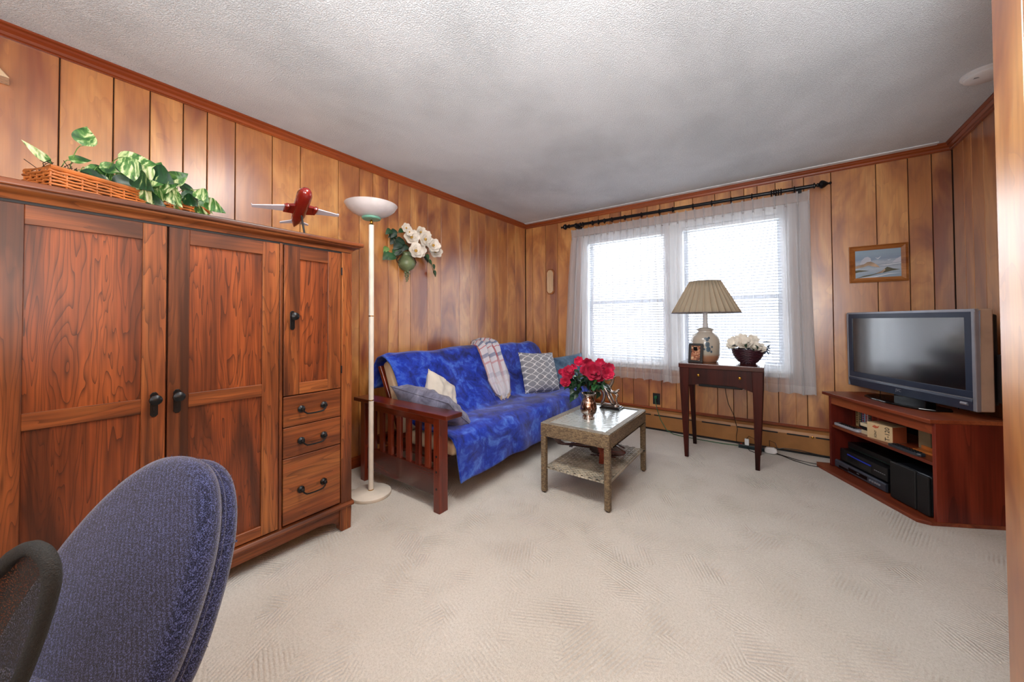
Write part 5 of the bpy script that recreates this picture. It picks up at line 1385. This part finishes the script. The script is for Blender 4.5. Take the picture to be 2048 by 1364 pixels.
for i, (pts, lab) in enumerate([([(2.60, 3.80, .02), (2.70, 3.81, .05), (2.80, 3.815, .052), (2.90, 3.82, .04), (3.05, 3.82, .03)], 'black cable arching against the heater towards the television stand'),
          ([(2.60, 3.79, .012), (2.68, 3.76, .004), (2.78, 3.70, .004), (2.88, 3.68, .004), (3.02, 3.70, .004), (3.06, 3.74, .006)], 'black cable on the carpet, middle of the three going to the stand'),
          ([(2.60, 3.785, .01), (2.68, 3.75, .004), (2.76, 3.67, .004), (2.85, 3.62, .004), (2.94, 3.615, .004), (3.0, 3.66, .021)], 'black cable on the carpet, outermost loop towards the stand'),
          ([(2.44, 3.775, .02), (2.46, 3.73, .004), (2.50, 3.70, .004), (2.53, 3.70, .004), (2.545, 3.735, .004), (2.54, 3.775, .02)], 'short black cable loop on the carpet before the power strip')]):
    o = obj('power_cable', MB().tube([tuple(p) for p in pts], .0032, 6), M['black'], None, smooth=True)
    tag(o, lab, 'cable', 'black cables on the carpet by the heater')

# ================================================================== BLUE OFFICE CHAIR (back toward the lens)
qx, qy, qz, qyaw, qrec, qa, qb, qn, qegg = 1.464, .162, .521, -1.186, -.50, .228, .281, 2.37, .199
Nn = Vector((math.cos(qyaw), math.sin(qyaw), 0)); Ee = Vector((-math.sin(qyaw), math.cos(qyaw), 0)); Zz = Vector((0, 0, 1))
Uu = Zz*math.cos(qrec)+Nn*math.sin(qrec); Mm = Nn*math.cos(qrec)-Zz*math.sin(qrec)
Qc = Vector((qx, qy, qz))
def chair_pt(t, sc, off, inset=0):
    c, s = math.cos(t), math.sin(t)
    u = math.copysign(abs(c)**(2/qn), c); w = math.copysign(abs(s)**(2/qn), s)
    return Qc+Ee*(u*(1-qegg*w)*(qa-inset)*sc)+Uu*(w*(qb-inset)*sc)+Mm*off
def puck(o0, o1, dome):
    """upholstered half shell between offsets o0 (seam side) and o1"""
    m = MB(); h = abs(o1-o0); sg = 1 if o1 > o0 else -1; r = h/2
    prof = []
    for k in range(7):
        a = -PI/2+PI*k/6
        prof.append((1, r*(1-math.cos(a)), o0+sg*(r+r*math.sin(a))))
    prof2 = [(s, r, o1+sg*dome*(1-s*s)) for s in (.92, .8, .6, .4, .2, .02)]
    prof0 = [(s, r, o0) for s in (.5, .02)]
    alls = prof0[::-1]+prof+prof2
    n = 96; vs = []
    for s, ins, off in alls:
        for k in range(n): vs.append(chair_pt(2*PI*k/n, s, off, ins if s == 1 else r))
    fs = [(i*n+k, i*n+(k+1) % n, (i+1)*n+(k+1) % n, (i+1)*n+k) for i in range(len(alls)-1) for k in range(n)]
    fs += [tuple(range(n)), tuple(range((len(alls)-1)*n, len(alls)*n))]
    return m.add(vs, fs)
oc = thing('office_chair', 'blue tweed office chair turned away, its rounded back rising in front of the armoire', 'office chair', (1.40, .30-.55+.2, 0))
obj('backrest', puck(.0, .058, .006), M['officeblue'], oc, smooth='all')
obj('backrest_shell', puck(-.001, -.036, .004), M['officeblue'], oc, smooth='all')
obj('seam', MB().tube([chair_pt(2*PI*k/96, 1, 0, .012) for k in range(96)], .005, 6, closed=True), M['officeblue'], oc, smooth='all')
# loose threads on the edge
fz = MB(); rr = random.Random(8)
for k in range(160):
    t = rr.uniform(-1.2, 1.9); p = chair_pt(t, 1, rr.choice([-.018, .029])+rr.uniform(-.005, .005), 0)
    o = (p-Qc).normalized(); q = p+o*rr.uniform(.001, .004)+Vector((rr.uniform(-.003, .003), rr.uniform(-.003, .003), rr.uniform(-.003, .003)))
    fz.tube([p-o*.002, q], .0005, 3)
p = chair_pt(.35, 1, -.018, 0); fz.tube([p, p+Ee*.006+Zz*.004, p+Ee*.012+Zz*.007], [.002, .0015, .003], 5)
obj('loose_thread', fz, M['officeblue'], oc, kind='stuff')
# seat, column and base of the chair
sc_ = Vector((qx, qy, 0))+Nn*.24
seat = MB()
for zz, k in ((.40, .9), (.405, .98), (.43, 1.0), (.455, .97), (.468, .85), (.472, .5), (.473, .02)):
    for j in range(40):
        a = 2*PI*j/40; c, s = math.cos(a), math.sin(a)
        q = sc_+Ee*(math.copysign(abs(c)**.7, c)*.20*k)+Nn*(math.copysign(abs(s)**.7, s)*.20*k); seat.v.append((q.x, q.y, zz-.04))
for i in range(6):
    for j in range(40): seat.f.append((i*40+j, i*40+(j+1) % 40, (i+1)*40+(j+1) % 40, (i+1)*40+j))
seat.f.append(tuple(range(40))[::-1])
obj('seat', seat, M['officeblue'], oc, smooth='all')
bp = Qc-Uu*.22-Mm*.04
obj('back_bar', MB().tube([Qc-Mm*.035, bp, (bp.x, bp.y, .33), (sc_.x, sc_.y, .345)], .016, 8), M['black'], oc, smooth=True)
obj('gas_column', MB().lathe([(.05, .33), (.05, .36), (.028, .33), (.028, .10), (.04, .10), (.04, .06)], 20, (sc_.x, sc_.y, 0)), M['black'], oc, smooth=True)
for k in range(5):
    a = 2*PI*k/5+.3; e = (sc_.x+.27*math.cos(a), sc_.y+.27*math.sin(a))
    l = obj('base_arm', MB().tube([(sc_.x, sc_.y, .09), (e[0], e[1], .065)], [.022, .014], 8), M['black'], oc, smooth=True)
    obj('caster', MB().lathe([(.0, -.018), (.026, -.016), (.028, 0), (.026, .016), (0, .018)], 16, (e[0], e[1], .028), 0), M['black'], l, smooth=True)

# black mesh chair back in the corner of the view
mo = Vector((1.92, .03, 0)); ma = -1.186+PI/2
Mu = Vector((math.cos(ma), math.sin(ma), 0)); Mn = Vector((math.sin(ma), -math.cos(ma), 0))
outl = [(.0065, .800), (.0045, .822), (-.010, .838), (-.034, .840), (-.066, .826), (-.098, .800), (-.14, .775), (-.20, .752), (-.27, .742), (-.33, .728), (-.37, .70), (-.385, .65), (-.38, .58), (-.35, .53), (-.29, .505), (-.22, .50), (-.16, .515), (-.12, .55), (-.09, .60), (-.058, .656), (-.036, .697), (-.016, .738), (-.001, .775)]
def mp(x, z, d=0): return mo+Mu*x+Vector((0, 0, z))+Mn*d
mc = thing('mesh_chair', 'black mesh office chair, only its rimmed back showing at the left corner', 'office chair', (mo.x, mo.y-.2, 0))
# smooth closed rim
def cr_(P, n=6):
    out = []
    L_ = len(P)
    for i in range(L_):
        p0, p1, p2, p3 = [Vector(P[(i+k-1) % L_]) for k in range(4)]
        for j in range(n):
            t = j/n; out.append(.5*((2*p1)+(-p0+p2)*t+(2*p0-5*p1+4*p2-p3)*t*t+(-p0+3*p1-3*p2+p3)*t**3))
    return out
so = cr_([(a-.006, b, 0) for a, b in outl])
rimm = MB().tube([mp(p.x, p.y) for p in so], .0085, 10, closed=True)
obj('rim', rimm, plain('black_webbing', '191a18', .75, bumpn=.6, bscale=500), mc, smooth='all')
cen = Vector((-.19, .67, 0)); msh = MB(); n = len(so)
for i, s in enumerate((1, .8, .6, .4, .2, .02)):
    for p in so: q = cen+(p-cen)*s; msh.v.append(tuple(mp(q.x, q.y, -.02*(1-s*s))))
for i in range(5):
    for k in range(n): msh.f.append((i*n+k, i*n+(k+1) % n, (i+1)*n+(k+1) % n, (i+1)*n+k))
obj('mesh_cloth', msh, M['meshcloth'], mc, smooth='all')
bc = mp(-.19, .5)
obj('back_bar', MB().tube([mp(-.19, .56, -.0), mp(-.19, .48, -.02), mp(-.19, .43, .06), mp(-.12, .425, .25)], .014, 8), M['black'], mc, smooth=True)
s2 = mp(-.10, .45, .31)
obj('seat', MB().box(-.17, .19, -.18, .18, -.03, .02).xf(Matrix.Translation(s2) @ Matrix.Rotation(ma, 4, 'Z')), M['blackm'], mc, bevel=.02, bseg=3)
obj('gas_column', MB().lathe([(.028, .42), (.028, .10), (.04, .10), (.04, .06)], 16, (s2.x, s2.y, 0)), M['black'], mc, smooth=True)
for k in range(5):
    a = 2*PI*k/5; e = (s2.x+.25*math.cos(a), s2.y+.25*math.sin(a))
    l = obj('base_arm', MB().tube([(s2.x, s2.y, .09), (e[0], e[1], .065)], [.022, .014], 8), M['black'], mc, smooth=True)
    obj('caster', MB().lathe([(.0, -.018), (.026, -.016), (.028, 0), (.026, .016), (0, .018)], 16, (e[0], e[1], .028), 0), M['black'], l, smooth=True)
